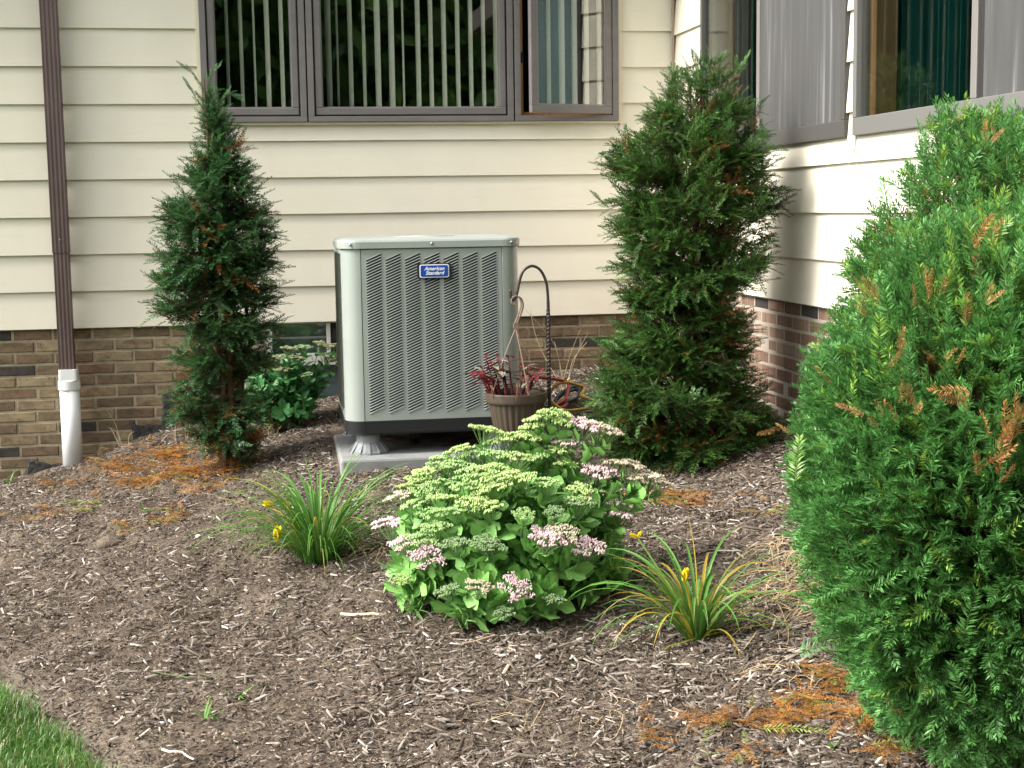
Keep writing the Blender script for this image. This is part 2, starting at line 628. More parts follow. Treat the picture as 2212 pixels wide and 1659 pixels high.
# ------------------------------------------------------------------ house
house = thing('house', 'cream lap-sided house with brown brick foundation and grey framed windows', 'house', (0, WALL, 0))
Z_TOP = 3.25
ZB, ZR = 1.5 - 0.617, 1.5 - 0.440          # lowest board edge, back wall and right wall
WX0, WX1, WZ0 = -0.328, 2.022, 1.5 + 0.500   # back window group
S1 = (5.72, 7.735)                          # right wall windows, along Y
S2 = (3.30, 5.634)
SZ0 = 1.5 + 0.275
LIP, TH = 0.026, 0.016


def board_back(x0, x1, z0, h=COURSE + 0.02):
    pl = [(WALL, z0), (WALL + TH, z0), (WALL + LIP + 0.001, z0 + h), (WALL + LIP - 0.009, z0 + h)]
    b = MB()
    n = max(2, int((x1 - x0) / 0.5))
    # slight waviness of each board
    rows = []
    for i in range(n + 1):
        x = x0 + (x1 - x0) * i / n
        e = random.uniform(-0.0012, 0.0012)
        rows.append([(x, p[0] + (e if k == 0 else 0), p[1] + e * 0.7) for k, p in enumerate(pl)])
    vs = [p for r in rows for p in r]
    fs = [(0, 1, 2, 3), tuple(n * 4 + i for i in (3, 2, 1, 0))]
    for i in range(n):
        for k in range(4):
            k2 = (k + 1) % 4
            fs.append((i * 4 + k, (i + 1) * 4 + k, (i + 1) * 4 + k2, i * 4 + k2))
    b.add(vs, fs)
    return b.build('siding_board', m_siding, house)


def board_side(y0, y1, z0, h=COURSE + 0.02):
    pl = [(SIDE, z0), (SIDE + TH, z0), (SIDE + LIP + 0.001, z0 + h), (SIDE + LIP - 0.009, z0 + h)]
    b = MB()
    b.prism(pl, y0, y1, 'y')
    return b.build('siding_board', m_siding, house)


k = 0
while ZB + k * COURSE < Z_TOP - 0.05:
    z = ZB + k * COURSE
    if z + COURSE <= WZ0 + 0.001:
        board_back(-4.2, SIDE + 0.005, z)
    elif z < WZ0:                        # course notched round the window
        board_back(-4.2, WX0 - 0.012, z)
        board_back(WX1 + 0.012, SIDE + 0.005, z)
        board_back(WX0 - 0.012, WX1 + 0.012, z, WZ0 - 0.012 - z)
    else:
        board_back(-4.2, WX0 - 0.012, z)
        board_back(WX1 + 0.012, SIDE + 0.005, z)
    k += 1
k = 0
while ZR + k * COURSE < Z_TOP - 0.05:
    z = ZR + k * COURSE
    if z + COURSE <= SZ0 + 0.03:
        board_side(2.0, WALL - 0.002, z)
    else:
        if z < SZ0:
            board_side(S1[0], S1[1], z, SZ0 - z)
            board_side(S2[0], S2[1], z, SZ0 - z)
        board_side(S1[1] + 0.004, WALL - 0.002, z)
        board_side(S2[1] + 0.004, S1[0] - 0.004, z)
        board_side(2.0, S2[0] - 0.004, z)
    k += 1
# sheathing behind the boards, with openings
b = MB()
y0, y1 = WALL + LIP + 0.002, WALL + 0.14
b.box(-4.2, WX0, y0, y1, ZB + 0.02, Z_TOP)
b.box(WX1, SIDE + 0.02, y0, y1, ZB + 0.02, Z_TOP)
b.box(WX0, WX1, y0, y1, ZB + 0.02, WZ0)
x0, x1 = SIDE + LIP + 0.002, SIDE + 0.14
b.box(x0, x1, S1[1], WALL + 0.14, ZR + 0.02, Z_TOP)
b.box(x0, x1, S2[1], S1[0], ZR + 0.02, Z_TOP)
b.box(x0, x1, 2.0, S2[0], ZR + 0.02, Z_TOP)
b.box(x0, x1, S1[0], S1[1], ZR + 0.02, SZ0)
b.box(x0, x1, S2[0], S2[1], ZR + 0.02, SZ0)
b.build('sheathing', m_sheath, house)
# inside corner post and window trim
b = MB()
b.box(SIDE - 0.012, SIDE + 0.003, WALL - 0.016, WALL - 0.003, ZR + 0.01, Z_TOP)
b.build('corner_trim', mat('corner_trim_paint', (0.33, 0.25, 0.19), 0.6), house)
b = MB()
b.box(WX0 - 0.022, WX1 + 0.022, WALL - 0.012, WALL + 0.02, WZ0 - 0.014, WZ0 - 0.001)
b.box(WX0 - 0.022, WX0 - 0.001, WALL - 0.012, WALL + 0.02, WZ0 - 0.001, Z_TOP)
b.box(WX1 + 0.001, WX1 + 0.022, WALL - 0.012, WALL + 0.02, WZ0 - 0.001, Z_TOP)
b.build('window_trim', m_trim, house)
# roof edge above the frame
b = MB()
b.box(-4.6, SIDE + 6, WALL - 0.28, WALL + 6, Z_TOP, Z_TOP + 0.18)
b.box(SIDE - 0.28, SIDE + 6, 1.8, WALL - 0.29, Z_TOP, Z_TOP + 0.18)
b.build('roof', mat('roof_shingle', (0.08, 0.07, 0.06), 0.9), house)
# closed dark rooms behind the glass
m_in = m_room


def room(x0, x1, y0, y1, z0, z1, open_side):
    b = MB()
    v = [(x0, y0, z0), (x1, y0, z0), (x1, y1, z0), (x0, y1, z0), (x0, y0, z1), (x1, y0, z1), (x1, y1, z1), (x0, y1, z1)]
    f = {'b': (0, 1, 2, 3), 't': (4, 7, 6, 5), 'f': (0, 4, 5, 1), 'r': (1, 5, 6, 2), 'k': (2, 6, 7, 3), 'l': (3, 7, 4, 0)}
    b.add(v, [q for kk, q in f.items() if kk != open_side])
    return b.build('room_interior', m_in, house)


room(WX0 - 0.3, WX1 + 0.2, WALL + 0.145, WALL + 3.0, 0.9, Z_TOP - 0.02, 'f')
room(SIDE + 0.145, SIDE + 3.0, S2[0] - 0.2, S1[1] + 0.5, 1.0, Z_TOP - 0.02, 'l')

# --- back window: three units under one outer frame
WT = Z_TOP - 0.02
units = [(WX0 + 0.0, 0.246 - 0.004), (0.246 + 0.004, 1.409), (1.417, WX1)]


def bars(x0, x1, z0, z1, wd, ya, yb, dz=None, top=True):
    """a rectangular frame in the back wall plane"""
    dz = dz or wd
    b = MB()
    b.box(x0, x1, ya, yb, z0, z0 + dz)
    b.box(x0, x0 + wd, ya, yb, z0 + dz, z1)
    b.box(x1 - wd, x1, ya, yb, z0 + dz, z1)
    if top:
        b.box(x0 + wd, x1 - wd, ya, yb, z1 - wd, z1)
    return b


def vane(parent, x, y, z0, z1, wid, ang, m):
    ca, sa = math.cos(ang) * wid / 2, math.sin(ang) * wid / 2
    nxp, nyp = -math.sin(ang), math.cos(ang)
    sag = 0.006
    pts = [(-1, 0), (-0.33, sag), (0.33, sag), (1, 0)]
    front = [(x + ca * t + nxp * s_, y + sa * t + nyp * s_) for t, s_ in pts]
    back = [(p[0] + nxp * 0.0012, p[1] + nyp * 0.0012) for p in reversed(front)]
    b = MB()
    b.prism(front + back, z0, z1, 'z')
    return b.build('blind_slat', m, parent)


labels = ['left fixed window pane with grey vertical blinds behind', 'wide centre window with pale vertical blinds half turned',
          'casement window swung open on its right hinge']
for ui, (x0, x1) in enumerate(units):
    wn = sub_empty('window', house, labels[ui])
    f = bars(x0, x1, WZ0, WT, 0.034, WALL - 0.030, WALL + 0.12, 0.030)
    f.build('frame', m_alu, wn, bevel=0.002)
    ix0, ix1, iz0 = x0 + 0.036, x1 - 0.036, WZ0 + 0.033
    if ui < 2:
        g = bars(ix0 + 0.002, ix1 - 0.002, iz0, WT - 0.04, 0.006, WALL - 0.012, WALL + 0.05)
        g.build('gasket', m_gasket, wn)
        s = bars(ix0 + 0.007, ix1 - 0.007, iz0 + 0.005, WT - 0.045, 0.036, WALL - 0.020, WALL + 0.045, 0.040)
        s.build('sash', m_alu, wn, bevel=0.004)
        MB().box(ix0 + 0.04, ix1 - 0.04, WALL + 0.010, WALL + 0.014, iz0 + 0.042, WT - 0.08).build('pane', m_glass, wn)
        b = bars(ix0 + 0.043, ix1 - 0.043, iz0 + 0.045, WT - 0.08, 0.006, WALL - 0.004, WALL + 0.009)
        b.build('glazing_bead', m_alu2, wn)
    else:
        bars(x0 + 0.035, x1 - 0.035, WZ0 + 0.031, WT - 0.035, 0.022, WALL + 0.03, WALL + 0.118).build('jamb', m_wood, wn)
        # the open sash, hinged at the right
        a = math.radians(18.5)
        hx, hy, L = x1 - 0.036, WALL - 0.022, x1 - x0 - 0.075
        sash = bpy.data.objects.new('sash', None)
        link(sash, wn)
        mb = MB()
        T1 = 0.034
        zb, zt = iz0 + 0.004, WT - 0.05

        def rot(px, py):
            return (hx - px * math.cos(a) - py * math.sin(a) * -1 * -1, hy - px * math.sin(a) + py * math.cos(a))

        def rbox(m_, p0, p1, q0, q1, z0, z1):
            cs = [rot(p0, q0), rot(p1, q0), rot(p1, q1), rot(p0, q1)]
            m_.prism(cs[::-1], z0, z1, 'z')
        rbox(mb, 0, L, 0, T1, zb, zb + 0.042)
        rbox(mb, 0, 0.042, 0, T1, zb + 0.042, zt)
        rbox(mb, L - 0.040, L, 0, T1, zb + 0.042, zt)
        ob = mb.build('sash_frame', m_alu, wn, bevel=0.003)
        COL.objects.unlink(sash)
        bpy.data.objects.remove(sash)
        mb = MB()
        rbox(mb, 0.040, L - 0.038, 0.012, 0.016, zb + 0.040, zt)
        mb.build('pane', m_glass, wn)
        mb = MB()
        rbox(mb, 0.043, L - 0.041, 0.004, 0.011, zb + 0.043, zb + 0.052)
        rbox(mb, 0.043, 0.050, 0.004, 0.011, zb + 0.053, zt)
        rbox(mb, L - 0.048, L - 0.041, 0.004, 0.011, zb + 0.053, zt)
        mb.build('glazing_bead', m_alu2, wn)
        # latch plate on the wooden jamb
        b = MB()
        b.box(x0 + 0.036, x0 + 0.058, WALL + 0.020, WALL + 0.029, 2.33, 2.39)
        b.box(x0 + 0.042, x0 + 0.052, WALL + 0.008, WALL + 0.020, 2.345, 2.362)
        b.build('latch', m_gasket, wn)
    # vertical blinds
    if ui == 0:
        us = [1385, 1478, 1568, 1655, 1738, 1830]
        wv = [26, 20, 22, 9, 30, 26]
        pxs = [(u * 1024 / 2212) / 3072 * 2212 for u in us]
    elif ui == 1:
        us = [-80, -20, 62, 150, 238, 328, 405, 500, 583, 668, 756, 840, 923, 1008]
        wv = [36, 9, 28, 20, 36, 36, 9, 30, 28, 30, 28, 28, 26, 38]
        pxs = [(1024 + u * 1024 / 2212) / 3072 * 2212 for u in us]
    else:
        us = [1262, 1345, 1430, 1512, 1590, 1670]
        wv = [20, 26, 38, 36, 30, 30]
        pxs = [(1024 + u * 1024 / 2212) / 3072 * 2212 for u in us]
    YB = WALL + 0.125
    for px_, wd_ in zip(pxs, wv):
        p = at(px_, 150, YB)
        vis = wd_ * 0.1543 * YB / F                 # seen width in metres
        los = math.atan2(p[0], YB)                  # line of sight
        tilt = math.asin(min(0.95, vis / 0.050))
        ang = math.pi / 2 - los + tilt              # vane direction from +X
        vane(wn, p[0], YB + random.uniform(-0.003, 0.003), WZ0 + 0.06, WT - 0.05, 0.050, ang, m_blind)


# --- right wall windows (horizontal sliders)
def sbars(y0, y1, z0, z1, wd, xa, xb, dz=None):
    dz = dz or wd
    b = MB()
    b.box(xa, xb, y0, y1, z0, z0 + dz)
    b.box(xa, xb, y0, y0 + wd, z0 + dz, z1)
    b.box(xa, xb, y1 - wd, y1, z0 + dz, z1)
    b.box(xa, xb, y0 + wd, y1 - wd, z1 - wd, z1)
    return b


def slider(y0, y1, ymid, label, drape, frame_m):
    wn = sub_empty('window', house, label)
    sbars(y0, y1, SZ0, WT, 0.035, SIDE - 0.008, SIDE + 0.11, 0.070).build('frame', frame_m, wn, bevel=0.003)
    # glass half (far end), screen half (near end)
    MB().box(SIDE + 0.012, SIDE + 0.016, ymid, y1 - 0.03, SZ0 + 0.06, WT - 0.03).build('pane', m_glass, wn)
    MB().box(SIDE - 0.004, SIDE + 0.05, ymid - 0.022, ymid + 0.022, SZ0 + 0.071, WT - 0.036).build('meeting_rail', m_alu2, wn, bevel=0.003)
    MB().box(SIDE + 0.004, SIDE + 0.045, ymid - 0.060, ymid - 0.024, SZ0 + 0.071, WT - 0.036).build('gasket', m_gasket, wn)
    MB().box(SIDE + 0.001, SIDE + 0.003, y0 + 0.036, ymid - 0.062 if drape else ymid - 0.024, SZ0 + 0.071, WT - 0.036).build('insect_screen', m_screen, wn)
    MB().box(SIDE + 0.045, SIDE + 0.049, y0 + 0.036, ymid - 0.062, SZ0 + 0.071, WT - 0.036).build('pane', m_glass, wn)
    b = MB()
    b.box(SIDE + 0.048, SIDE + 0.135, y1 - 0.10, y1 - 0.04, SZ0 + 0.072, WT - 0.036)
    b.build('jamb', m_wood2 if drape else m_gasket, wn)
    if drape:
        n = 22
        for i in range(n):
            yy = y1 + 0.36 - i * 0.082
            ca = random.uniform(0.75, 1.05)
            b = MB()
            dx, dy = 0.044 * math.sin(ca), 0.046 * math.cos(ca)
            x_ = SIDE + 0.20
            b.prism([(x_ - dx, yy - dy), (x_ - 0.006, yy), (x_ + dx, yy + dy), (x_ + dx + 0.002, yy + dy), (x_ - 0.003, yy), (x_ - dx + 0.002, yy - dy)], SZ0 - 0.1, WT, 'z')
            b.build('blind_slat', m_teal, wn)
    else:
        for i in range(13):
            yy = y1 + 0.30 - i * 0.082
            b = MB()
            x_ = SIDE + 0.20
            b.prism([(x_ - 0.02, yy - 0.04), (x_ + 0.02, yy + 0.04), (x_ + 0.022, yy + 0.04), (x_ - 0.018, yy - 0.04)], SZ0 - 0.1, WT, 'z')
            b.build('blind_slat', m_teal if i > 4 else m_blind, wn)
    return wn


slider(S1[0], S1[1], 6.80, 'far sliding window with streaked grey insect screen', False, m_side)
slider(S2[0], S2[1], 4.62, 'near sliding window with teal vertical blinds behind glass', True, m_sill)

# --- brick foundation
BL, BH, PX, PZ = 0.200, 0.053, 0.213, 0.0648


def brick_mesh(name, m, axis):
    me = bpy.data.meshes.new(name)
    l, h, d, c = BL / 2, BH / 2, 0.05, 0.004
    vs = [(-l, 0.0 + c, -h), (l, c, -h), (l, c, h), (-l, c, h), (-l + c, 0, -h + c), (l - c, 0, -h + c), (l - c, 0, h - c), (-l + c, 0, h - c),
          (-l, d, -h), (l, d, -h), (l, d, h), (-l, d, h)]
    fs = [(4, 5, 6, 7), (0, 1, 5, 4), (1, 2, 6, 5), (2, 3, 7, 6), (3, 0, 4, 7), (0, 8, 9, 1), (1, 9, 10, 2), (2, 10, 11, 3), (3, 11, 8, 0)]
    if axis == 'y':
        vs = [(v[1], -v[0], v[2]) for v in vs]
    me.from_pydata(vs, [], fs)
    me.materials.append(m)
    return me


bm1, bm2 = brick_mesh('brick', m_brick, 'x'), brick_mesh('brick', m_brick2, 'y')
half1, half2 = bm1.copy(), bm2.copy()


def px_of(p):
    c = RM @ (np.array(p) - EYE)
    return (c[0] / c[2] * F + 512) / K, (c[1] / c[2] * F + 384) / K


rest1, rest2 = MB(), MB()
BY, BX = WALL + 0.024, SIDE + 0.024
nb = 0
off0 = at(215 * 1024 / 2212 / 3072 * 2212, (768 + 500 * 1024 / 2212) / 3072 * 2212, BY)[0]
basement = (at(578, 690, BY)[0] - 0.02, at(740, 690, BY)[0] + 0.01)
for r in range(14):
    z = ZB - 0.035 - r * PZ
    x = off0 - 24 * PX + (0.5 * PX if r % 2 else 0) + random.uniform(-.006, .006)
    while x < SIDE + 0.1:
        x += PX
        if basement[0] - PX / 2 < x < basement[1] + PX / 2 and z > ZB - 0.60:
            continue
        if x > SIDE + 0.02 or x < -4.2:
            continue
        if z + BH < gz(x, 8.29) - 0.02:
            continue
        u, v = px_of((x, BY, z))
        vis = -60 < u < 2260 and not (745 < u < 1125) and not (1330 < u < 1640)
        if vis and nb < 190:
            o = bpy.data.objects.new('brick', bm1)
            o.location = (x, BY - WALL + random.uniform(-.0025, .0025), z)
            o.rotation_euler = (0, random.uniform(-.006, .006), random.uniform(-.008, .008))
            link(o, house)
            nb += 1
        else:
            rest1.box(x - BL / 2, x + BL / 2, BY, BY + 0.05, z - BH / 2, z + BH / 2)
n2 = 0
for r in range(16):
    z = ZR - 0.035 - r * PZ
    y = WALL + 0.01 + (0.5 * PX if r % 2 else 0)
    while y > 2.1:
        y -= PX
        if z + BH < gz(SIDE - .02, y) - 0.02:
            continue
        u, v = px_of((BX, y, z))
        vis = 1500 < u < 1790
        if vis and n2 < 140 and nb + n2 < 300:
            o = bpy.data.objects.new('brick', bm2)
            o.location = (BX + random.uniform(-.0025, .0025), y - WALL, z)
            o.rotation_euler = (random.uniform(-.006, .006), 0, random.uniform(-.008, .008))
            link(o, house)
            n2 += 1
        else:
            rest2.box(BX, BX + 0.05, y - BL / 2, y + BL / 2, z - BH / 2, z + BH / 2)
if rest1.v:
    tag(rest1.build('brick', m_brick, house), kind='stuff')
if rest2.v:
    tag(rest2.build('brick', m_brick2, house), kind='stuff')
b = MB()
b.box(-4.2, basement[0] + 0.01, BY + 0.005, BY + 0.12, -0.3, ZB + 0.02)
b.box(basement[1] - 0.01, SIDE + 0.02, BY + 0.005, BY + 0.12, -0.3, ZB + 0.02)
b.box(basement[0] + 0.01, basement[1] - 0.01, BY + 0.005, BY + 0.12, -0.3, ZB - 0.56)
b.build('mortar', m_mortar, house)
MB().box(BX + 0.0025, BX + 0.12, 2.0, WALL + 0.02, -0.3, ZR + 0.02).build('mortar', m_mortar2, house)


def patch(pts, y):
    """smear of tar on the brick: an irregular raised blot"""
    ring = []
    for i in range(len(pts)):
        a_, b_ = np.array(pts[i], float), np.array(pts[(i + 1) % len(pts)], float)
        for t in (0, .25, .5, .75):
            q = a_ + (b_ - a_) * t + rng.normal(0, 1.6, 2)
            ring.append(at(q[0], q[1], y))
    c = sum(ring) / len(ring)
    n = len(ring)
    inner = [c + (p - c) * 0.86 - np.array([0, 0.010 + 0.004 * random.random(), 0]) for p in ring]
    return ring + inner + [c - np.array([0, 0.012, 0])], [(i, (i + 1) % n, n + (i + 1) % n, n + i) for i in range(n)] + [(n + i, n + (i + 1) % n, 2 * n) for i in range(n)]


for pts in ([(286, 915), (300, 920), (355, 915), (380, 900), (390, 930), (370, 950), (288, 950)],
            [(350, 870), (352, 850), (380, 862), (410, 885), (430, 930), (352, 930)],
            [(60, 992), (80, 996), (140, 1005), (140, 1040), (56, 1040)],
            [(1060, 808), (1160, 806), (1260, 808), (1262, 840), (1060, 840)]):
    v_, f_ = patch(pts, BY - 0.004)
    MB().add(v_, f_).build('tar_patch', m_tar, house)

# basement window behind the shrub
wn = sub_empty('window', house, 'low basement window with white frame behind the shrub')
bx0, bx1 = basement[0] + 0.012, basement[1] - 0.012
pz = lambda v_: at(650, v_, BY)[2]
xm = at(705, 700, BY)[0]
b = MB()
b.box(bx0, bx1, BY - 0.002, BY + 0.07, pz(699), ZB + 0.015)
b.box(bx0, bx0 + 0.03, BY - 0.002, BY + 0.07, pz(765), pz(699))
b.box(xm, xm + 0.022, BY - 0.002, BY + 0.07, pz(765), pz(699))
b.box(bx0, bx1, BY - 0.002, BY + 0.07, pz(790), pz(765))
b.build('frame', mat('old_white_paint', (0.42, 0.41, 0.36), 0.7), wn, bevel=0.002)
MB().box(bx0 + 0.03, xm, BY + 0.028, BY + 0.032, pz(728), pz(699)).build('pane', m_glass, wn)
MB().box(bx0 + 0.03, xm, BY + 0.036, BY + 0.040, pz(765), pz(732)).build('pane', m_glass, wn)
MB().box(bx0 + 0.03, xm, BY + 0.020, BY + 0.045, pz(732), pz(728)).build('meeting_rail', m_alu2, wn)
MB().box(xm + 0.022, bx1, BY + 0.02, BY + 0.03, pz(765), pz(699)).build('insect_screen', m_tar, wn)
MB().box(bx0, bx1, BY + 0.10, BY + 0.119, -0.1, ZB + 0.015).build('backing', mat('bluegrey_backing', (0.10, 0.13, 0.15), 0.5), wn)

# ------------------------------------------------------------------ downspout
dsx = at(110, 300, WALL)[0]
YD = WALL - 0.055
ds = thing('downspout', 'brown metal downspout running into a white drain pipe on the cream siding', 'downspout', (at(128, 700, YD)[0], YD, 0.1))
top, mid = at(104, 0, YD), at(146, 800, YD)
top = mid + (top - mid) * 1.45
hw = 0.041


def loft(sections, name, m, parent, bevel=0):
    """stack of closed sections -> one mesh"""
    n = len(sections[0])
    vs = [p for s_ in sections for p in s_]
    fs = [tuple(range(n - 1, -1, -1)), tuple(range((len(sections) - 1) * n, len(sections) * n))]
    for i in range(len(sections) - 1):
        for q in range(n):
            fs.append((i * n + q, i * n + (q + 1) % n, (i + 1) * n + (q + 1) % n, (i + 1) * n + q))
    return MB().add(vs, fs).build(name, m, parent, bevel=bevel)


def corr(c, w2, d2):
    """corrugated rectangular outline"""
    out = []
    n = 9
    for i in range(n):
        t = -1 + 2 * i / (n - 1)
        out.append((c[0] + t * w2, c[1] - d2 + (0.0018 if i % 2 else 0.0), c[2]))
    out += [(c[0] + w2, c[1] + d2, c[2]), (c[0] - w2, c[1] + d2, c[2])]
    return out


joint = mid + (top - mid) * 0.235
loft([corr(mid + np.array([0, 0, -0.02]), hw, 0.032), corr(joint, hw, 0.032)], 'tube', m_brown, ds, 0.003)
loft([corr(joint - (top - mid) * 0.012, hw + 0.003, 0.035), corr(top, hw + 0.003, 0.035)], 'tube', m_brown, ds, 0.003)
b = MB()
c = joint + (top - mid) * 0.01
b.lathe([(0.004, 0), (0.004, 0.003), (0.0005, 0.004)], (0, 0, 0), 8)
b.v = [(c[0] + 0.0 + p[0], c[1] - 0.035 - p[2], c[2] + 0.01 + p[1]) for p in b.v]
b.build('screw', m_screw, ds)
pt, pb = at(148, 797, YD), at(158, 1010, YD)
pb = np.array([pb[0], pb[1], gz(pb[0], YD) - 0.08])


def ringz(c, r, sq=0.0, n=28):
    out = []
    for i in range(n):
        a_ = 2 * math.pi * i / n
        ca, sa = math.cos(a_), math.sin(a_)
        e = 2.0 / (2.0 + sq * 8)
        out.append((c[0] + math.copysign(abs(ca) ** e, ca) * r, c[1] + math.copysign(abs(sa) ** e, sa) * r * 0.95, c[2]))
    return out


ax = (pb - pt) / np.linalg.norm(pb - pt)
lp = lambda d: pt + ax * d
o = loft([ringz(lp(0), 0.050, 0.8), ringz(lp(0.06), 0.051, 0.8), ringz(lp(0.064), 0.060, 0.0), ringz(lp(0.112), 0.061, 0.0), ringz(lp(0.116), 0.056)], 'adapter', m_pvc, ds)
o = loft([ringz(lp(0.10), 0.0535), ringz(pb, 0.0545)], 'drain_pipe', m_pvc, ds)
for f in o.data.polygons:
    f.use_smooth = len(f.vertices) == 4

# ------------------------------------------------------------------ concrete pad and air conditioner
AY = 6.6
AX0, AX1, AD = 0.327, 1.146, 0.76
pad_z = at(770, 990, AY - 0.06)[2]
pad = thing('concrete_pad', 'pale grey concrete slab under the air conditioner', 'slab', (0.73, AY + 0.4, gz(0.7, AY)))
b = MB()
b.box(AX0 - 0.035, AX1 + 0.05, AY - 0.10, AY + AD + 0.1, pad_z - 0.18, pad_z)
o = b.build('slab', m_conc, pad, bevel=0.012)

ac = thing('air_conditioner', 'sage grey louvred air conditioner on grey feet with blue badge', 'air conditioner', ((AX0 + AX1) / 2, AY + AD / 2, pad_z))
z_pan0, z_pan1 = at(900, 937, AY)[2], at(900, 907, AY)[2]
z_cap0, z_cap1 = at(930, 536, AY)[2], at(930, 516, AY)[2]
cx, cy = (AX0 + AX1) / 2, AY + AD / 2


def rrect(hx, hy, r, z, n=8, bow=0.0):
    out = []
    for q, (sx, sy) in enumerate(((1, 1), (-1, 1), (-1, -1), (1, -1))):
        for i in range(n + 1):
            a_ = math.pi / 2 * (q + i / n)
            out.append((cx + sx * (hx - r) + r * math.cos(a_), cy + sy * (hy - r) + r * math.sin(a_), z))
    return out


HX, HY, CR = (AX1 - AX0) / 2, AD / 2, 0.085
# base pan
o = loft([rrect(HX - 0.015, HY - 0.015, CR, z_pan0), rrect(HX + 0.001, HY + 0.001, CR, z_pan0 + 0.012), rrect(HX + 0.004, HY + 0.004, CR, z_pan1 - 0.004), rrect(HX + 0.004, HY + 0.004, CR, z_pan1)], 'base_pan', m_black, ac)
# corner posts: rounded channels
PW = 0.092
for sx, sy in ((-1, -1), (1, -1), (1, 1), (-1, 1)):
    cxx, cyy = cx + sx * (HX - CR), cy + sy * (HY - CR)
    a0 = math.atan2(sy, sx) - math.pi / 4
    sec = []
    outl = []
    for i in range(11):
        a_ = a0 + math.pi / 2 * i / 10
        outl.append((cxx + CR * math.cos(a_), cyy + CR * math.sin(a_)))
    inn = [(cxx + (CR - 0.012) * math.cos(a0 + math.pi / 2 * i / 10), cyy + (CR - 0.012) * math.sin(a0 + math.pi / 2 * i / 10)) for i in range(10, -1, -1)]
    o = loft([[(p[0], p[1], z) for p in outl + inn] for z in (z_pan1 + 0.001, z_cap0)], 'corner_post', m_sage, ac)
    m_ = o.modifiers.new('bevel', 'BEVEL'); m_.width = 0.001; m_.segments = 1; m_.limit_method = 'ANGLE'
    for f in o.data.polygons:
        f.use_smooth = True
    try:
        o.data.set_sharp_from_angle(angle=math.radians(40))
    except Exception:
        pass
# coil block behind the louvres
loft([rrect(HX - 0.035, HY - 0.035, 0.06, z_pan1), rrect(HX - 0.035, HY - 0.035, 0.06, z_cap0)], 'coil', m_coil, ac)
# louvred panels
lz0, lz1 = z_pan1 + 0.002, z_cap0 - 0.002


def louvre_panel(origin, ux, width, outward):
    """origin: lower left outer corner seen from outside, ux along the face, outward normal"""
    ux, ow = Vector(ux), Vector(outward)
    O = Vector(origin)
    H = lz1 - lz0
    ncol = 7

    def P(s_, z, d=0.0):
        return tuple(O + ux * s_ + ow * d + Vector((0, 0, z)))
    side, rib = 0.022, 0.018
    cw = (width - 2 * side - (ncol - 1) * rib) / ncol
    slope = 0.42
    mb = MB()

    def plate(poly, d0=-0.010, d1=0.0):
        n = len(poly)
        vs = [P(s_, z, d1) for s_, z in poly] + [P(s_, z, d0) for s_, z in poly]
        fs = [tuple(range(n)), tuple(range(2 * n - 1, n - 1, -1))] + [((i + 1) % n, i, n + i, n + (i + 1) % n) for i in range(n)]
        mb.add(vs, fs)
    zb = 0.030
    zt = H - 0.016
    # ribs
    edges = []
    s0 = 0.0
    plate([(0, 0), (side, 0), (side, H), (0, H)])
    for i in range(ncol):
        a_ = side + i * (cw + rib)
        # bottom and top saw-tooth pieces
        plate([(a_, 0), (a_ + cw, 0), (a_ + cw, zb + cw * slope), (a_, zb)])
        plate([(a_, zt - cw * slope), (a_ + cw, zt), (a_ + cw, H), (a_, H)])
        e = a_ + cw
        wdt = rib if i < ncol - 1 else side
        plate([(e, 0), (e + wdt, 0), (e + wdt, H), (e, H)])
    fr = mb.build('louvre_panel', m_sage, ac)
    # slats, slanting up to the right, leaning outwards at their lower edge
    mb = MB()
    pitch = 0.0130
    for i in range(ncol):
        a_ = side + i * (cw + rib)
        z = zb + 0.004
        while z + cw * slope < zt:
            h = 0.0044
            vs = [P(a_, z, 0.004), P(a_ + cw, z + cw * slope, 0.004), P(a_ + cw, z + cw * slope + h, -0.002), P(a_, z + h, -0.002),
                  P(a_, z - 0.0005, 0.0015), P(a_ + cw, z + cw * slope - 0.0005, 0.0015), P(a_ + cw, z + cw * slope + h - 0.001, -0.0035), P(a_, z + h - 0.001, -0.0035)]
            mb.add(vs, [(0, 1, 2, 3), (7, 6, 5, 4), (0, 4, 5, 1), (2, 6, 7, 3)])
            z += pitch
    o = mb.build('louvre_slat', m_sage, fr)
    tag(o, kind='stuff')
    return fr


def seam(p0, p1, q0, q1):
    MB().box(p0, p1, q0, q1, lz0, lz1).build('seam', m_gasket, ac)


gap = CR + 0.003
seam(AX0 + CR, AX0 + gap, AY + 0.004, AY + 0.012)
seam(AX1 - gap, AX1 - CR, AY + 0.004, AY + 0.012)
louvre_panel((AX0 + gap, AY, lz0), (1, 0, 0), AX1 - AX0 - 2 * gap, (0, -1, 0))
louvre_panel((AX0, AY + AD - gap, lz0), (0, -1, 0), AD - 2 * gap, (-1, 0, 0))
louvre_panel((AX1, AY + gap, lz0), (0, 1, 0), AD - 2 * gap, (1, 0, 0))
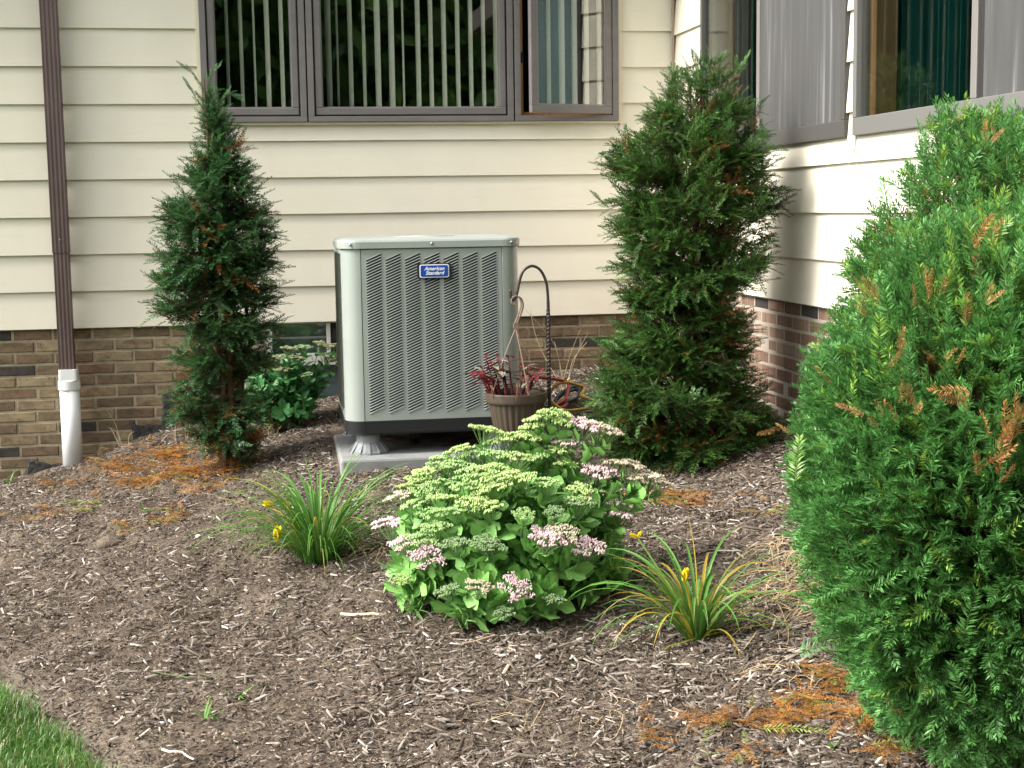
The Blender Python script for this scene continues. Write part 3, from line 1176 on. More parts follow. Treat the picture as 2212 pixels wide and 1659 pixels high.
# top cap with rolled edge
loft([rrect(HX + 0.004, HY + 0.004, CR, z_cap0 + 0.001), rrect(HX + 0.010, HY + 0.010, CR + 0.005, z_cap0 + 0.004), rrect(HX + 0.010, HY + 0.010, CR + 0.005, z_cap1 - 0.010),
      rrect(HX + 0.006, HY + 0.006, CR, z_cap1 - 0.002), rrect(HX - 0.004, HY - 0.004, CR - 0.01, z_cap1), rrect(HX - 0.03, HY - 0.03, CR - 0.02, z_cap1 + 0.006)], 'top_cap', m_sage, ac)
b = MB()
for r in np.arange(0.05, 0.31, 0.02):
    b.tube([(cx + r * math.cos(t), cy + r * math.sin(t), z_cap1 + 0.008 - 0.03 * (r / .3) ** 4) for t in np.linspace(0, 2 * math.pi, 33)], 0.0018, 5, False)
for a_ in np.linspace(0, 2 * math.pi, 9)[:-1]:
    b.tube([(cx + r * math.cos(a_), cy + r * math.sin(a_), z_cap1 + 0.007 - 0.03 * (r / .3) ** 4) for r in np.linspace(0.03, 0.315, 8)], 0.0025, 5)
b.build('fan_guard', m_sage, ac)
for sx in (-HX + 0.04, 0.0, HX - 0.04):
    b = MB()
    b.lathe([(0.0065, 0), (0.0065, 0.003), (0.004, 0.005), (0.0005, 0.005)], (0, 0, 0), 10)
    yy = AY - 0.010 if abs(sx) < 0.1 else AY - 0.004
    b.v = [(cx + sx + p[0], yy - p[2], (z_cap0 + z_cap1) / 2 + p[1]) for p in b.v]
    b.build('screw', m_screw, ac)
# feet
for sx in (-1, 1):
    for sy in (-1, 1):
        fx, fy = cx + sx * (HX - 0.105), cy + sy * (HY - 0.09)
        b = MB()
        b.lathe([(0.0001, z_pan0 - pad_z), (0.053, z_pan0 - pad_z), (0.056, 0.052), (0.060, 0.050), (0.082, 0.012), (0.088, 0.010), (0.089, 0.0), (0.0001, 0.0)], (fx, fy, pad_z), 24)
        for q in range(12):
            a_ = q * math.pi / 6
            c_, s_ = math.cos(a_), math.sin(a_)
            b.add([(fx + c_ * r + s_ * t, fy + s_ * r - c_ * t, pad_z + z) for r, z in ((0.056, 0.058), (0.092, 0.012), (0.092, 0.0), (0.05, 0.0)) for t in (-.003, .003)],
                  [(0, 1, 3, 2), (2, 3, 5, 4), (0, 2, 4, 6), (1, 7, 5, 3)])
        b.build('foot', m_greyplastic, ac)
# badge
bp0, bp1 = at(903, 570, AY), at(972, 600, AY)
bxm, bzm, bw, bh = (bp0[0] + bp1[0]) / 2, (bp0[2] + bp1[2]) / 2, (bp1[0] - bp0[0]) / 2, (bp0[2] - bp1[2]) / 2


def plaque(hw_, hh_, r, y0_, y1_, m, parent, name):
    pts = []
    for q, (sx, sz) in enumerate(((1, 1), (-1, 1), (-1, -1), (1, -1))):
        for i in range(7):
            a_ = math.pi / 2 * (q + i / 6)
            pts.append((bxm + sx * (hw_ - r) + r * math.cos(a_), bzm + sz * (hh_ - r) + r * math.sin(a_)))
    return MB().prism(pts, y0_, y1_, 'y').build(name, m, parent)


badge = plaque(bw * 1.07, bh * 1.04, 0.010, AY - 0.010, AY + 0.001, m_black, ac, 'badge')
plaque(bw * 0.93, bh * 0.90, 0.009, AY - 0.0125, AY - 0.0098, m_white, badge, 'border')
plaque(bw * 0.87, bh * 0.78, 0.007, AY - 0.0140, AY - 0.0123, m_blue, badge, 'plate')


def lettering(txt, x, z, size, y, parent):
    c = bpy.data.curves.new('lettering', 'FONT')
    c.body = txt
    c.size = size
    c.shear = 0.28
    c.offset = 0.0004
    c.align_x = 'CENTER'
    c.extrude = 0.0004
    t = bpy.data.objects.new('lettering_tmp', c)
    COL.objects.link(t)
    bpy.context.view_layer.update()
    dg = bpy.context.evaluated_depsgraph_get()
    me = bpy.data.meshes.new_from_object(t.evaluated_get(dg))
    bpy.data.objects.remove(t)
    me.transform(Matrix.Translation((x, y, z)) @ Matrix.Rotation(math.pi / 2, 4, 'X') @ Matrix.Diagonal((1.0, 1.0, 1, 1)))
    me.transform(Matrix.Translation(-_parent_loc(parent)))
    me.name = 'lettering'
    me.materials.clear()
    me.materials.append(m_white)
    o = bpy.data.objects.new('lettering', me)
    return link(o, parent)


lettering('American', bxm + 0.000, bzm + 0.0035, 0.0235, AY - 0.0144, badge)
lettering('Standard', bxm + 0.001, bzm - 0.0165, 0.0235, AY - 0.0144, badge)

# ------------------------------------------------------------------ shepherd's hook, hanging pot and its plant
HYY = 6.28
hk = thing('shepherd_hook', 'dark iron shepherd hook stuck in the bed in front of the air conditioner', 'plant hook', (at(1187, 900, HYY)[0], HYY, gz(at(1187, 900, HYY)[0], HYY)))
path = [(1186, 1060), (1187, 950), (1187, 880), (1186, 800), (1185, 720), (1184, 655), (1182, 622), (1178, 604), (1171, 589), (1162, 579), (1150, 574.5), (1139, 578),
        (1130, 586), (1124, 600), (1120, 618), (1117, 632), (1114, 643), (1109, 648), (1104, 642), (1103, 626)]
# resample smoothly
P3 = [Vector(at(u, v, HYY)) for u, v in path]


def smooth_path(P, n):
    out = []
    for i in range(len(P) - 1):
        p0, p1, p2, p3 = P[max(i - 1, 0)], P[i], P[i + 1], P[min(i + 2, len(P) - 1)]
        for j in range(n):
            t = j / n
            out.append(0.5 * ((2 * p1) + (p2 - p0) * t + (2 * p0 - 5 * p1 + 4 * p2 - p3) * t * t + (3 * p1 - p0 - 3 * p2 + p3) * t ** 3))
    out.append(P[-1])
    return out


sp = smooth_path(P3, 4)
b = MB()
b.tube(sp, [0.0066 if i > 20 else 0.0076 for i in range(len(sp))], 8)
b.build('rod', m_iron, hk, smooth=True)
# twisted section of the rod
b = MB()
za, zb_ = at(1186, 860, HYY), at(1184, 670, HYY)
for ph in (0, math.pi):
    pts = []
    for i in range(81):
        t = i / 80
        c = za + (zb_ - za) * t
        a_ = ph + t * 2 * math.pi * 11
        pts.append((c[0] + 0.0062 * math.cos(a_), c[1] + 0.0062 * math.sin(a_), c[2]))
    b.tube(pts, 0.0038, 5)
b.build('twist', m_iron, hk, smooth=True)

pc = at(1115, 848, HYY)
pr = (at(1180, 845, HYY)[0] - at(1048, 845, HYY)[0]) / 2
ptop, pbot = at(1115, 846, HYY)[2], at(1115, 948, HYY)[2]
PH = ptop - pbot
pot = thing('hanging_pot', 'taupe fluted plastic hanging pot on the iron hook', 'flower pot', (pc[0], HYY, pbot))
c0 = (pc[0], HYY, pbot)
b = MB()
flute = lambda a_, z: (0.0028 * math.cos(a_ * 26) if z < PH * 0.80 else 0.0)
b.lathe([(0.001, 0.004), (pr * 0.62, 0.0), (pr * 0.66, 0.012), (pr * 0.80, PH * 0.45), (pr * 0.90, PH * 0.79)], c0, 130, flute)
b.build('body', m_pot, pot, smooth=True)
b = MB()
b.lathe([(pr * 0.90, PH * 0.79), (pr * 0.985, PH * 0.80), (pr * 1.0, PH * 0.84), (pr * 1.01, PH * 0.97), (pr * 1.0, PH), (pr * 0.955, PH), (pr * 0.95, PH * 0.85), (pr * 0.86, PH * 0.80)], c0, 48)
b.build('rim', m_pot, pot, smooth=False, bevel=0)
b = MB()
b.lathe([(pr * 0.94, PH * 0.88), (pr * 0.6, PH * 0.93), (pr * 0.3, PH * 0.95), (0.001, PH * 0.95)], c0, 24, lambda a_, z: 0.004 * math.sin(a_ * 7))
b.build('soil', m_soil, pot, smooth=True)
# hanger: a flat two-strand strap with a crook, then three thin arms
b = MB()
k0 = [(1112, 660), (1106, 655), (1107, 645), (1117, 640), (1125, 646), (1128, 660), (1125, 672), (1119, 688), (1114, 700)]
for dx in (-2.2, 2.2):
    P_ = [Vector(at(u + dx * min(1, i / 4), v + dx * .4, HYY + (0.004 if dx > 0 else -0.004))) for i, (u, v) in enumerate(k0)]
    b.tube(smooth_path(P_, 4), 0.0036, 6)
kn = Vector(at(1114, 703, HYY))
b.box(kn.x - 0.011, kn.x + 0.011, kn.y - 0.005, kn.y + 0.005, kn.z - 0.012, kn.z + 0.010)
b.build('hanger', m_hanger, pot, bevel=0)
b = MB()
for a_ in (math.radians(205), math.radians(285), math.radians(20)):
    e = Vector((pc[0] + pr * 0.97 * math.cos(a_), HYY + pr * 0.97 * math.sin(a_), pbot + PH * 0.93))
    mdl = kn.lerp(e, 0.5) + Vector((0, 0, 0.008))
    b.tube(smooth_path([kn - Vector((0, 0, .01)), mdl, e], 5), 0.0022, 5)
b.build('hanger_arm', m_hanger, pot)

# ------------------------------------------------------------------ vegetation kit


def frames(D, U):
    """rows of orthonormal frames with X along D and Z near U: (n,3,3), columns X,Y,Z"""
    D = D / np.linalg.norm(D, axis=1, keepdims=True)
    Z = U - D * (U * D).sum(1, keepdims=True)
    ln = np.linalg.norm(Z, axis=1, keepdims=True)
    Z = np.where(ln < 1e-4, np.array([[0.3, 0.5, 0.8]]), Z)
    Z = Z / np.linalg.norm(Z, axis=1, keepdims=True)
    Y = np.cross(Z, D)
    return np.stack([D, Y, Z], -1)


def scatter(templates, P_, Rt, S, C):
    """instances of quad templates: returns V, Q, col"""
    out_v, out_q, out_c = [], [], []
    base_ = 0
    which = rng.integers(0, len(templates), len(P_))
    for ti, (tv, tq, tc) in enumerate(templates):
        m = which == ti
        n = int(m.sum())
        if not n:
            continue
        v = np.einsum('nij,vj->nvi', Rt[m], tv) * S[m][:, None, None] + P_[m][:, None, :]
        q = tq[None] + (np.arange(n) * len(tv))[:, None, None] + base_
        tw, ws, var = tc[:, 0:1], tc[:, 1:2], tc[:, 2:3]
        cn = C[m][:, None, :3] * var[None]
        ct = C[m][:, None, 3:6]
        cc = cn * (1 - tw)[None] + ct * tw[None]
        out_v.append(v.reshape(-1, 3)); out_q.append(q.reshape(-1, 4)); out_c.append(cc.reshape(-1, 3))
        base_ += n * len(tv)
    return np.concatenate(out_v), np.concatenate(out_q), np.concatenate(out_c)


def sprig(L, n, nl, w_, flat=1.0, seed=0, tipvar=0.25):
    """a yew shoot along +X: two ranks of needles on a thin curved twig"""
    r = np.random.default_rng(seed)
    V, Qd, Cc = [], [], []
    for i in range(n):
        t = (i + 0.5) / n
        for sgn in (-1, 1):
            t2 = min(0.995, t + r.uniform(-.3, .3) / n)
            x = L * t2
            zc = 0.10 * L * t2 * (1 - t2) * 2
            ln = nl * r.uniform(0.78, 1.12) * (1 - 0.45 * t2 ** 4) * (0.7 + 0.3 * min(1, t2 * 6))
            fw = math.radians(r.uniform(20, 42) + 28 * t2 ** 3)
            el = math.radians(r.uniform(-6, 34)) * flat
            d = np.array([math.sin(fw), sgn * math.cos(fw) * math.cos(el), math.sin(el) * math.cos(fw)])
            sd_ = np.cross(d, [0.15 * r.normal(), 0.35 * r.normal(), 1]); sd_ /= np.linalg.norm(sd_)
            p0 = np.array([x, 0, zc])
            b_ = len(V)
            V += [p0, p0 + d * ln * 0.45 + sd_ * w_ / 2, p0 + d * ln + np.array([0, 0, -0.06 * ln]), p0 + d * ln * 0.45 - sd_ * w_ / 2]
            Qd.append([b_, b_ + 1, b_ + 2, b_ + 3])
            vv = r.uniform(0.75, 1.25) * (1 + tipvar * t2 ** 2)
            Cc += [[0, 0, vv]] * 4
    tw = w_ * 0.42
    xs_ = [0, L * .5, L * 1.0]
    b_ = len(V)
    for x in xs_:
        t2 = x / L
        zc = 0.10 * L * t2 * (1 - t2) * 2
        rr = tw * (1 - 0.5 * t2)
        V += [np.array([x, -rr, zc - rr * .5]), np.array([x, rr, zc - rr * .5]), np.array([x, 0, zc + rr * .8])]
        Cc += [[1 - 0.45 * t2, 0, 1.0]] * 3
    for i in range(2):
        for k_ in range(3):
            k2 = (k_ + 1) % 3
            Qd.append([b_ + i * 3 + k_, b_ + i * 3 + k2, b_ + i * 3 + 3 + k2, b_ + i * 3 + 3 + k_])
    return np.array(V), np.array(Qd), np.array(Cc, float)


def tubes_np(paths, radii, n=4, col=(0.1, 0.06, 0.035), mat_=None, name='branch', parent=None):
    mb = MB()
    for p, r in zip(paths, radii):
        mb.tube(p, r, n, False)
    o_ = mb.build(name, mat_ or m_twig, parent)
    if len(paths) > 1:
        tag(o_, kind='stuff')
    return o_


SP_FAR = [sprig(1.0, 12, 0.21, 0.050, (1.0, 2.2)[s % 2], s) for s in range(5)]
SP_NEAR = [sprig(1.0, 20, 0.22, 0.034, (1.0, 2.4, 1.5)[s % 3], s + 20) for s in range(9)]


def lerp_tab(tab, z):
    t = np.array(tab)
    return np.interp(z, t[:, 0], t[:, 1]), np.interp(z, t[:, 0], t[:, 2])


def yew(name, label, sil, Y0, trunk_u, base, nclump, per, greens, dead, stems, depth=0.9, seed=1, low=1.0, slim=0.0, leaders=(), sl=(0.07, 0.12), inner=0.30, group=None, loc=None):
    r = np.random.default_rng(seed)
    th = thing(name, label, 'tree', (base[0], base[1], base[2]), group)
    tab = []
    for v_, ul, ur in sil:
        a_, b_ = at(ul, v_, Y0), at(ur, v_, Y0)
        tab.append((a_[2], (a_[0] + b_[0]) / 2, (b_[0] - a_[0]) / 2))
    tab.sort()
    zs = np.array([t[0] for t in tab])
    z0, z1 = zs[0], zs[-1]
    # pick heights weighted by radius
    zz = np.linspace(z0, z1, 300)
    cc, rr = lerp_tab(tab, zz)
    pdf = rr ** 1.35 + 0.012
    pdf = pdf * np.interp((zz - z0) / (z1 - z0), [0, 0.35, 0.5], [low, low, 1.0])
    cdf = np.cumsum(pdf) / pdf.sum()
    h = np.interp(r.random(nclump), cdf, zz)
    c, R_ = lerp_tab(tab, h)
    th_ = r.random(nclump) * 2 * math.pi
    lump = 0.92 + 0.22 * vnoise(np.cos(th_) * 1.7 + 5, np.sin(th_) * 1.7 + 9, h * 6.0 + seed)
    fr = inner + (1 - inner) * np.sqrt(r.random(nclump))
    tp0 = 0.3 + 0.7 * np.clip((z1 - h) / 0.45, 0, 1)
    rad = np.maximum(R_ * lump * fr * 1.06 - (0.022 + slim * np.clip((h - z0) / (z1 - z0) * 2 - .6, 0, 1)) * tp0, 0.004)
    px_ = c + np.cos(th_) * rad
    py_ = Y0 + np.sin(th_) * rad * depth
    out = np.stack([np.cos(th_), np.sin(th_) * depth, np.zeros(nclump)], 1)
    topness = np.clip((h - z0) / (z1 - z0), 0, 1)
    Cn = np.stack([px_, py_, h], 1)
    # clumps gather along flat boughs, with gaps between them
    nbg = nclump // 7
    bi = r.integers(0, nbg, nclump)
    pull = r.uniform(0.45, 0.85, nclump)[:, None] * np.array([[0.75, 0.75, 1.0]])
    Cn = Cn + (Cn[:nbg][np.argmin(((Cn[:, None, :] - Cn[None, :nbg, :]) ** 2 * np.array([1, 1, 2.5])).sum(-1), axis=1)] - Cn) * pull * np.array([[0.32, 0.32, 0.9]])
    px_, py_ = Cn[:, 0], Cn[:, 1]
    gmin = ground(px_, py_) + 0.03
    Cn[:, 2] = np.maximum(Cn[:, 2], gmin)
    # cluster direction
    up = (0.10 + 0.8 * topness ** 4) + r.normal(0, .25, nclump)
    cd_ = out * (1.0 - 0.55 * topness[:, None] ** 4) + np.stack([np.zeros(nclump), np.zeros(nclump), up], 1) + r.normal(0, .22, (nclump, 3))
    cd_ /= np.linalg.norm(cd_, axis=1, keepdims=True)
    n = nclump * per
    rep = np.repeat(np.arange(nclump), per)
    tp = 0.45 + 0.55 * np.clip((z1 - h) / 0.45, 0, 1)
    along = r.uniform(-0.10, 0.02, n) * tp[rep]
    P_ = Cn[rep] + cd_[rep] * along[:, None] + r.normal(0, 0.012, (n, 3))
    D = cd_[rep] + r.normal(0, 0.48, (n, 3)) * np.array([[1.1, 1.1, 0.75]])
    U = np.array([[0, 0, 1.0]]) + 0.15 * out[rep] + r.normal(0, .3, (n, 3))
    S = r.uniform(sl[0], sl[1], n) * tp[rep]
    Rt = frames(D, U)
    g = np.array(greens)
    cl_t = r.random(nclump)
    col = g[0] + (g[1] - g[0]) * (0.6 * cl_t[rep] + 0.4 * r.random(n))[:, None]
    # dead sprigs: whole clusters, mostly inside and low down
    pd = dead[0] + dead[1] * (1 - fr) * (1 - topness) + dead[2] * np.clip(0.12 - topness, 0, 1) / 0.12
    is_d = (r.random(nclump) < pd)[rep] & (r.random(n) < 0.8) | (r.random(n) < dead[0] * 0.6)
    dc = np.array([[0.22, 0.085, 0.022]]) * r.uniform(0.55, 1.35, (n, 1))
    col = np.where(is_d[:, None], dc, col)
    tw = np.array([[0.10, 0.055, 0.028]]) * r.uniform(0.6, 1.4, (n, 1))
    C6 = np.concatenate([col, tw], 1)
    # never below the ground
    ok = P_[:, 2] > ground(P_[:, 0], P_[:, 1]) + 0.01
    P_, Rt, S, C6 = P_[ok], Rt[ok], S[ok], C6[ok]
    lead = []
    for pl in leaders:                       # thin shoots that stand out at the top
        pts = smooth_path([Vector(at(u, v, Y0)) for u, v in pl], 4)
        lead.append(pts)
        q = np.array([tuple(p) for p in pts])
        nl_ = 10
        tt = np.linspace(0.15, 1.0, nl_) * (len(q) - 1)
        i0 = np.clip(tt.astype(int), 0, len(q) - 2)
        pp_ = q[i0] + (q[i0 + 1] - q[i0]) * (tt - i0)[:, None]
        dd_ = q[i0 + 1] - q[i0]
        dd_ = dd_ / np.linalg.norm(dd_, axis=1, keepdims=True) + r.normal(0, .45, (nl_, 3)) * np.linspace(1, .1, nl_)[:, None]
        P_ = np.concatenate([P_, pp_]); S = np.concatenate([S, r.uniform(.04, .065, nl_)])
        Rt = np.concatenate([Rt, frames(dd_, np.array([[0, -.6, .6]]) + r.normal(0, .3, (nl_, 3)))])
        C6 = np.concatenate([C6, np.tile(np.concatenate([g[1] * 1.05, [.08, .09, .03]]), (nl_, 1))])
    if lead:
        tubes_np(lead, [[.0028 - .0018 * i / len(p) for i in range(len(p))] for p in lead], 4, name='branch', parent=th)
    V, Qd, cl = scatter(SP_FAR, P_, Rt, S, C6)
    np_mesh('foliage', V, Qd, m_needle, th, cl)
    # stems and branches
    paths, radii = [], []
    for (u0, v0, u1, v1, dy, r0) in stems:
        a_, b_ = at(u0, v0, Y0 + dy), at(u1, v1, Y0 + dy * 0.6)
        a_[2] = min(a_[2], gz(a_[0], a_[1]) - 0.03)
        pts = []
        for i in range(9):
            t = i / 8
            q = a_ + (b_ - a_) * t + np.array([r.normal(0, .008), r.normal(0, .008), 0]) * (0 < i < 8)
            pts.append(q)
        paths.append(pts)
        radii.append([r0 * (1 - 0.75 * i / 8) for i in range(9)])
    for p_, r_1 in zip(paths, radii):
        tubes_np([p_], [r_1], 8, name='trunk', parent=th)
    bp, br = [], []
    for i in range(0, nclump, 2):
        tgt = Cn[i] - cd_[i] * 0.05
        st = paths[r.integers(0, len(paths))]
        zst = tgt[2] - r.uniform(0.05, 0.22)
        zarr = [p[2] for p in st]
        j = int(np.clip(np.searchsorted(zarr, zst), 0, 8))
        s_ = np.array(st[j])
        md = (s_ + tgt) / 2 + np.array([r.normal(0, .015), r.normal(0, .015), -0.03])
        bp.append([s_, md, tgt])
        br.append([0.0045, 0.003, 0.0014])
    tubes_np(bp, br, 3, name='branch', parent=th)
    return th


# left, narrow and thin
sil_l = [(147, 442, 462), (170, 430, 476), (205, 428, 484), (250, 420, 506), (300, 412, 530), (350, 385, 552), (400, 352, 572), (450, 348, 578), (500, 340, 598),
         (550, 322, 612), (620, 308, 610), (680, 322, 600), (720, 345, 600), (780, 365, 590), (850, 362, 570), (900, 368, 580), (950, 405, 590), (985, 430, 580), (1012, 450, 560)]
lb = at(515, 985, 7.0)
yew('yew_tree', 'narrow ragged yew with browning lower branches left of the air conditioner', sil_l, 7.0, 510, (lb[0], 7.0, gz(lb[0], 7.0)), 720, 9,
    [(0.020, 0.078, 0.026), (0.058, 0.165, 0.050)], (0.03, 0.30, 0.55), [(508, 1000, 468, 330, 0, 0.026), (525, 1000, 478, 260, 0.03, 0.020), (490, 1000, 440, 170, -.02, 0.016), (516, 985, 540, 480, 0.05, 0.014)],
    depth=0.8, seed=3, low=0.72, slim=0.045, leaders=[[(462, 300), (452, 240), (432, 180), (402, 148)], [(462, 300), (458, 230), (452, 180), (468, 148)], [(466, 290), (474, 235), (488, 205), (508, 208)], [(460, 300), (448, 250), (425, 215), (410, 190)]], sl=(0.07, 0.125), inner=0.2)
# right, dense column spreading at the foot
sil_r = [(132, 1496, 1545), (150, 1470, 1600), (190, 1425, 1600), (240, 1375, 1630), (300, 1335, 1680), (330, 1310, 1690), (380, 1315, 1675), (430, 1310, 1660), (470, 1302, 1650), (520, 1305, 1645),
         (560, 1335, 1648), (610, 1325, 1640), (660, 1345, 1612), (700, 1345, 1615), (740, 1315, 1622), (790, 1290, 1625), (850, 1275, 1635), (900, 1275, 1640), (950, 1285, 1650), (1000, 1310, 1665), (1050, 1350, 1650)]
rb = at(1500, 1000, 6.3)
yew('yew_tree', 'dense dark columnar yew in the wall corner right of the air conditioner', sil_r, 6.3, 1500, (rb[0], 6.3, gz(rb[0], 6.3)), 1650, 9,
    [(0.014, 0.058, 0.014), (0.078, 0.200, 0.034)], (0.025, 0.10, 0.05), [(1500, 1020, 1500, 300, 0, 0.028), (1470, 1020, 1450, 300, 0.04, 0.022), (1530, 1020, 1570, 320, -.03, 0.022), (1485, 1020, 1520, 200, -.05, 0.018)],
    depth=0.85, seed=5, leaders=[[(1580, 230), (1590, 180), (1600, 150), (1608, 134)], [(1520, 220), (1510, 170), (1500, 140), (1496, 126)], [(1560, 240), (1570, 200), (1585, 165), (1588, 150)], [(1340, 440), (1320, 436), (1305, 438), (1292, 428)]], sl=(0.065, 0.125), inner=0.25)


# big clipped yew in the foreground
def front_yew():
    r = np.random.default_rng(11)
    bx, by = 1.80, 3.42
    th = thing('yew_shrub', 'big bright green clipped yew shrub filling the right edge', 'shrub', (bx, by, gz(bx, by)))
    lobes = [  # centre x,y,z  radii, sprig count
        (1.80, 3.36, 0.74, 0.545, 0.52, 0.72, 7200),
        (2.16, 3.80, 0.91, 0.645, 0.45, 0.87, 5600),
    ]
    Ps, Ds, Us, Ss, Cs = [], [], [], [], []
    twp, twr = [], []
    for li, (lx, ly, lz, rx, ry, rz, n) in enumerate(lobes):
        n = int(n * 1.3)
        d = r.normal(0, 1, (n * 2, 3))
        d /= np.linalg.norm(d, axis=1, keepdims=True)
        # keep the half that can ever be seen
        d = d[(d[:, 1] < 0.45)][:n]
        n = len(d)
        lump = 1 + 0.10 * vnoise(d[:, 0] * 2.3 + li, d[:, 1] * 2.3, d[:, 2] * 2.3) + 0.05 * vnoise(d[:, 0] * 6, d[:, 1] * 6, d[:, 2] * 6 + 4)
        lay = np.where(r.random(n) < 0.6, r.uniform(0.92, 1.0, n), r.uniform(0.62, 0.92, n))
        sq = 1 - 0.22 * np.clip(-d[:, 2], 0, 1)
        p = np.stack([lx + d[:, 0] * rx * lump * lay * sq, ly + d[:, 1] * ry * lump * lay * sq, lz + d[:, 2] * rz * lump * lay], 1)
        keep = p[:, 2] > ground(p[:, 0], p[:, 1]) + 0.03
        keep &= p[:, 0] < SIDE - 0.02
        # drop what lies inside the other lobe
        for lj, (mx_, my_, mz_, sx, sy, sz, _) in enumerate(lobes):
            if lj != li:
                keep &= ((p[:, 0] - mx_) / sx) ** 2 + ((p[:, 1] - my_) / sy) ** 2 + ((p[:, 2] - mz_) / sz) ** 2 > 0.60
        # hollows that show the brown inside
        hol = vnoise(d[:, 0] * 4.2 + 11, d[:, 1] * 4.2, d[:, 2] * 4.2 + 2)
        low = np.clip(-(d[:, 2]) + 0.05, 0, 1)
        keep &= ~((hol > 0.60 - 0.15 * low) & (lay > 0.88) & (r.random(n) < 0.75))
        p, d, lay = p[keep], d[keep], lay[keep]
        n = len(p)
        dirs = d * np.array([1, 1, 0.75]) + np.array([[0, 0, 0.42]]) + r.normal(0, 0.36, (n, 3))
        up = np.array([[0, 0, 1.0]]) * 0.7 + d * 0.5 + r.normal(0, .3, (n, 3))
        S = r.uniform(0.085, 0.155, n)
        p = p - dirs / np.linalg.norm(dirs, axis=1, keepdims=True) * (S * 0.75)[:, None]
        t = r.random(n)
        pt_ = 0.5 + 0.5 * vnoise(p[:, 0] * 7, p[:, 1] * 7, p[:, 2] * 7)
        g0, g1, g2 = np.array([0.048, 0.155, 0.036]), np.array([0.115, 0.295, 0.075]), np.array([0.20, 0.35, 0.06])
        m = np.clip(0.55 * t + 0.45 * pt_, 0, 1)[:, None]
        col = g0 + (g1 - g0) * m
        young = (r.random(n) < 0.05 + 0.12 * np.clip(d[:, 2], 0, 1))[:, None]
        col = np.where(young, g2 * r.uniform(.7, 1.1, (n, 1)), col)
        deadp = 0.006 + 0.022 * np.clip(d[:, 2], 0, 1) + 0.02 * (d[:, 2] < -0.3)
        dd = (r.random(n) < deadp)[:, None]
        col = np.where(dd, np.array([0.40, 0.20, 0.075]) * r.uniform(.6, 1.25, (n, 1)), col)
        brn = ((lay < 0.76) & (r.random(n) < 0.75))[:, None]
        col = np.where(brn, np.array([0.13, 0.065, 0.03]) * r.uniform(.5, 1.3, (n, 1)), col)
        S = np.where(dd[:, 0], S * 0.6, S)
        tw = np.where(lay[:, None] > 0.9, np.array([[0.10, 0.13, 0.035]]), np.array([[0.12, 0.06, 0.03]])) * r.uniform(.7, 1.2, (n, 1))
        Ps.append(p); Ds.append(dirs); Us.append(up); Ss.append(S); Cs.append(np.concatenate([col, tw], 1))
        root = np.array([lx + 0.02, ly + 0.05, gz(lx, ly) + 0.15])
        for i in range(0, n, 3):
            tgt = p[i]
            q = root * np.array([1, 1, 0]) + np.array([0, 0, root[2] + (tgt[2] - root[2]) * 0.45])
            inn = q + (tgt - q) * 0.35
            md = (inn + tgt) / 2 + r.normal(0, .015, 3)
            twp.append([inn, md, tgt]); twr.append([0.0045, 0.0032, 0.0016])
    # hand-placed dead orange shoots of the photograph
    spots = [(2180, 930, 7, (0, -.3, 1), .15), (1945, 860, 5, (-.25, -.4, 1), .11), (1905, 890, 4, (-.6, -.3, .5), .09), (1930, 760, 3, (0, -.5, .7), .08), (1875, 640, 6, (-.4, -.3, .8), .10),
             (2000, 620, 5, (0, -.4, 1), .10), (2110, 545, 3, (.1, -.4, 1), .12), (1910, 500, 4, (-.5, -.3, .6), .09), (2115, 640, 3, (.2, -.3, 1), .10), (2130, 290, 6, (-.2, -.2, 1), .08),
             (2050, 790, 3, (-.2, -.5, .6), .08), (1800, 640, 3, (-.7, -.3, .4), .09), (2140, 1000, 4, (0, -.5, .6), .12), (1700, 940, 3, (-.8, -.3, .2), .08), (2090, 880, 2, (-1, -.3, .1), .13)]
    for (u, v, n, dr, sl) in spots:
        rd = ray(u, v)
        best = None
        for (lx, ly, lz, rx, ry, rz, _) in lobes:
            e = (EYE - np.array([lx, ly, lz])) / np.array([rx, ry, rz]); f_ = rd / np.array([rx, ry, rz])
            A_, B_, C_ = f_ @ f_, 2 * e @ f_, e @ e - 1.0
            dq = B_ * B_ - 4 * A_ * C_
            t_ = (-B_ - math.sqrt(dq)) / (2 * A_) if dq > 0 else -B_ / (2 * A_)
            if dq <= 0:
                continue
            if best is None or t_ < best:
                best = t_
        if best is None:
            continue
        c_ = EYE + rd * best * 0.985
        p = c_ + r.normal(0, 0.016, (n, 3)) - np.array(dr) * np.linspace(0, .10, n)[:, None] * (1 if n > 6 else .4)
        Ps.append(p); Ds.append(np.array(dr)[None] + r.normal(0, .3, (n, 3))); Us.append(np.array([[0, -.7, .4]]) + r.normal(0, .3, (n, 3))); Ss.append(np.full(n, sl) * r.uniform(.45, .75, n))
        col = np.array([[0.44, 0.23, 0.085]]) * r.uniform(.7, 1.2, (n, 1))
        Cs.append(np.concatenate([col, col * .7], 1))
    P_, D, U, S, C6 = [np.concatenate(a_) for a_ in (Ps, Ds, Us, Ss, Cs)]
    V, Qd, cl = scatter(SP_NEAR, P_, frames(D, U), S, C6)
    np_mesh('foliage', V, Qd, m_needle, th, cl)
    tubes_np(twp, twr, 3, name='branch', parent=th)
    mb = MB()
    for i in range(7):
        mb = MB()
        a_ = i * 0.9
        s_ = np.array([bx + 0.06 * math.cos(a_), by + 0.06 * math.sin(a_), gz(bx, by) - 0.05])
        e = np.array([bx + 0.30 * math.cos(a_), by + 0.06 + 0.25 * math.sin(a_), 0.9 + 0.06 * i])
        mb.tube([s_, (s_ + e) / 2 + np.array([0.02, 0, 0.1]), e], [0.022, 0.016, 0.007], 7)
        mb.build('trunk', m_twig, th)


front_yew()


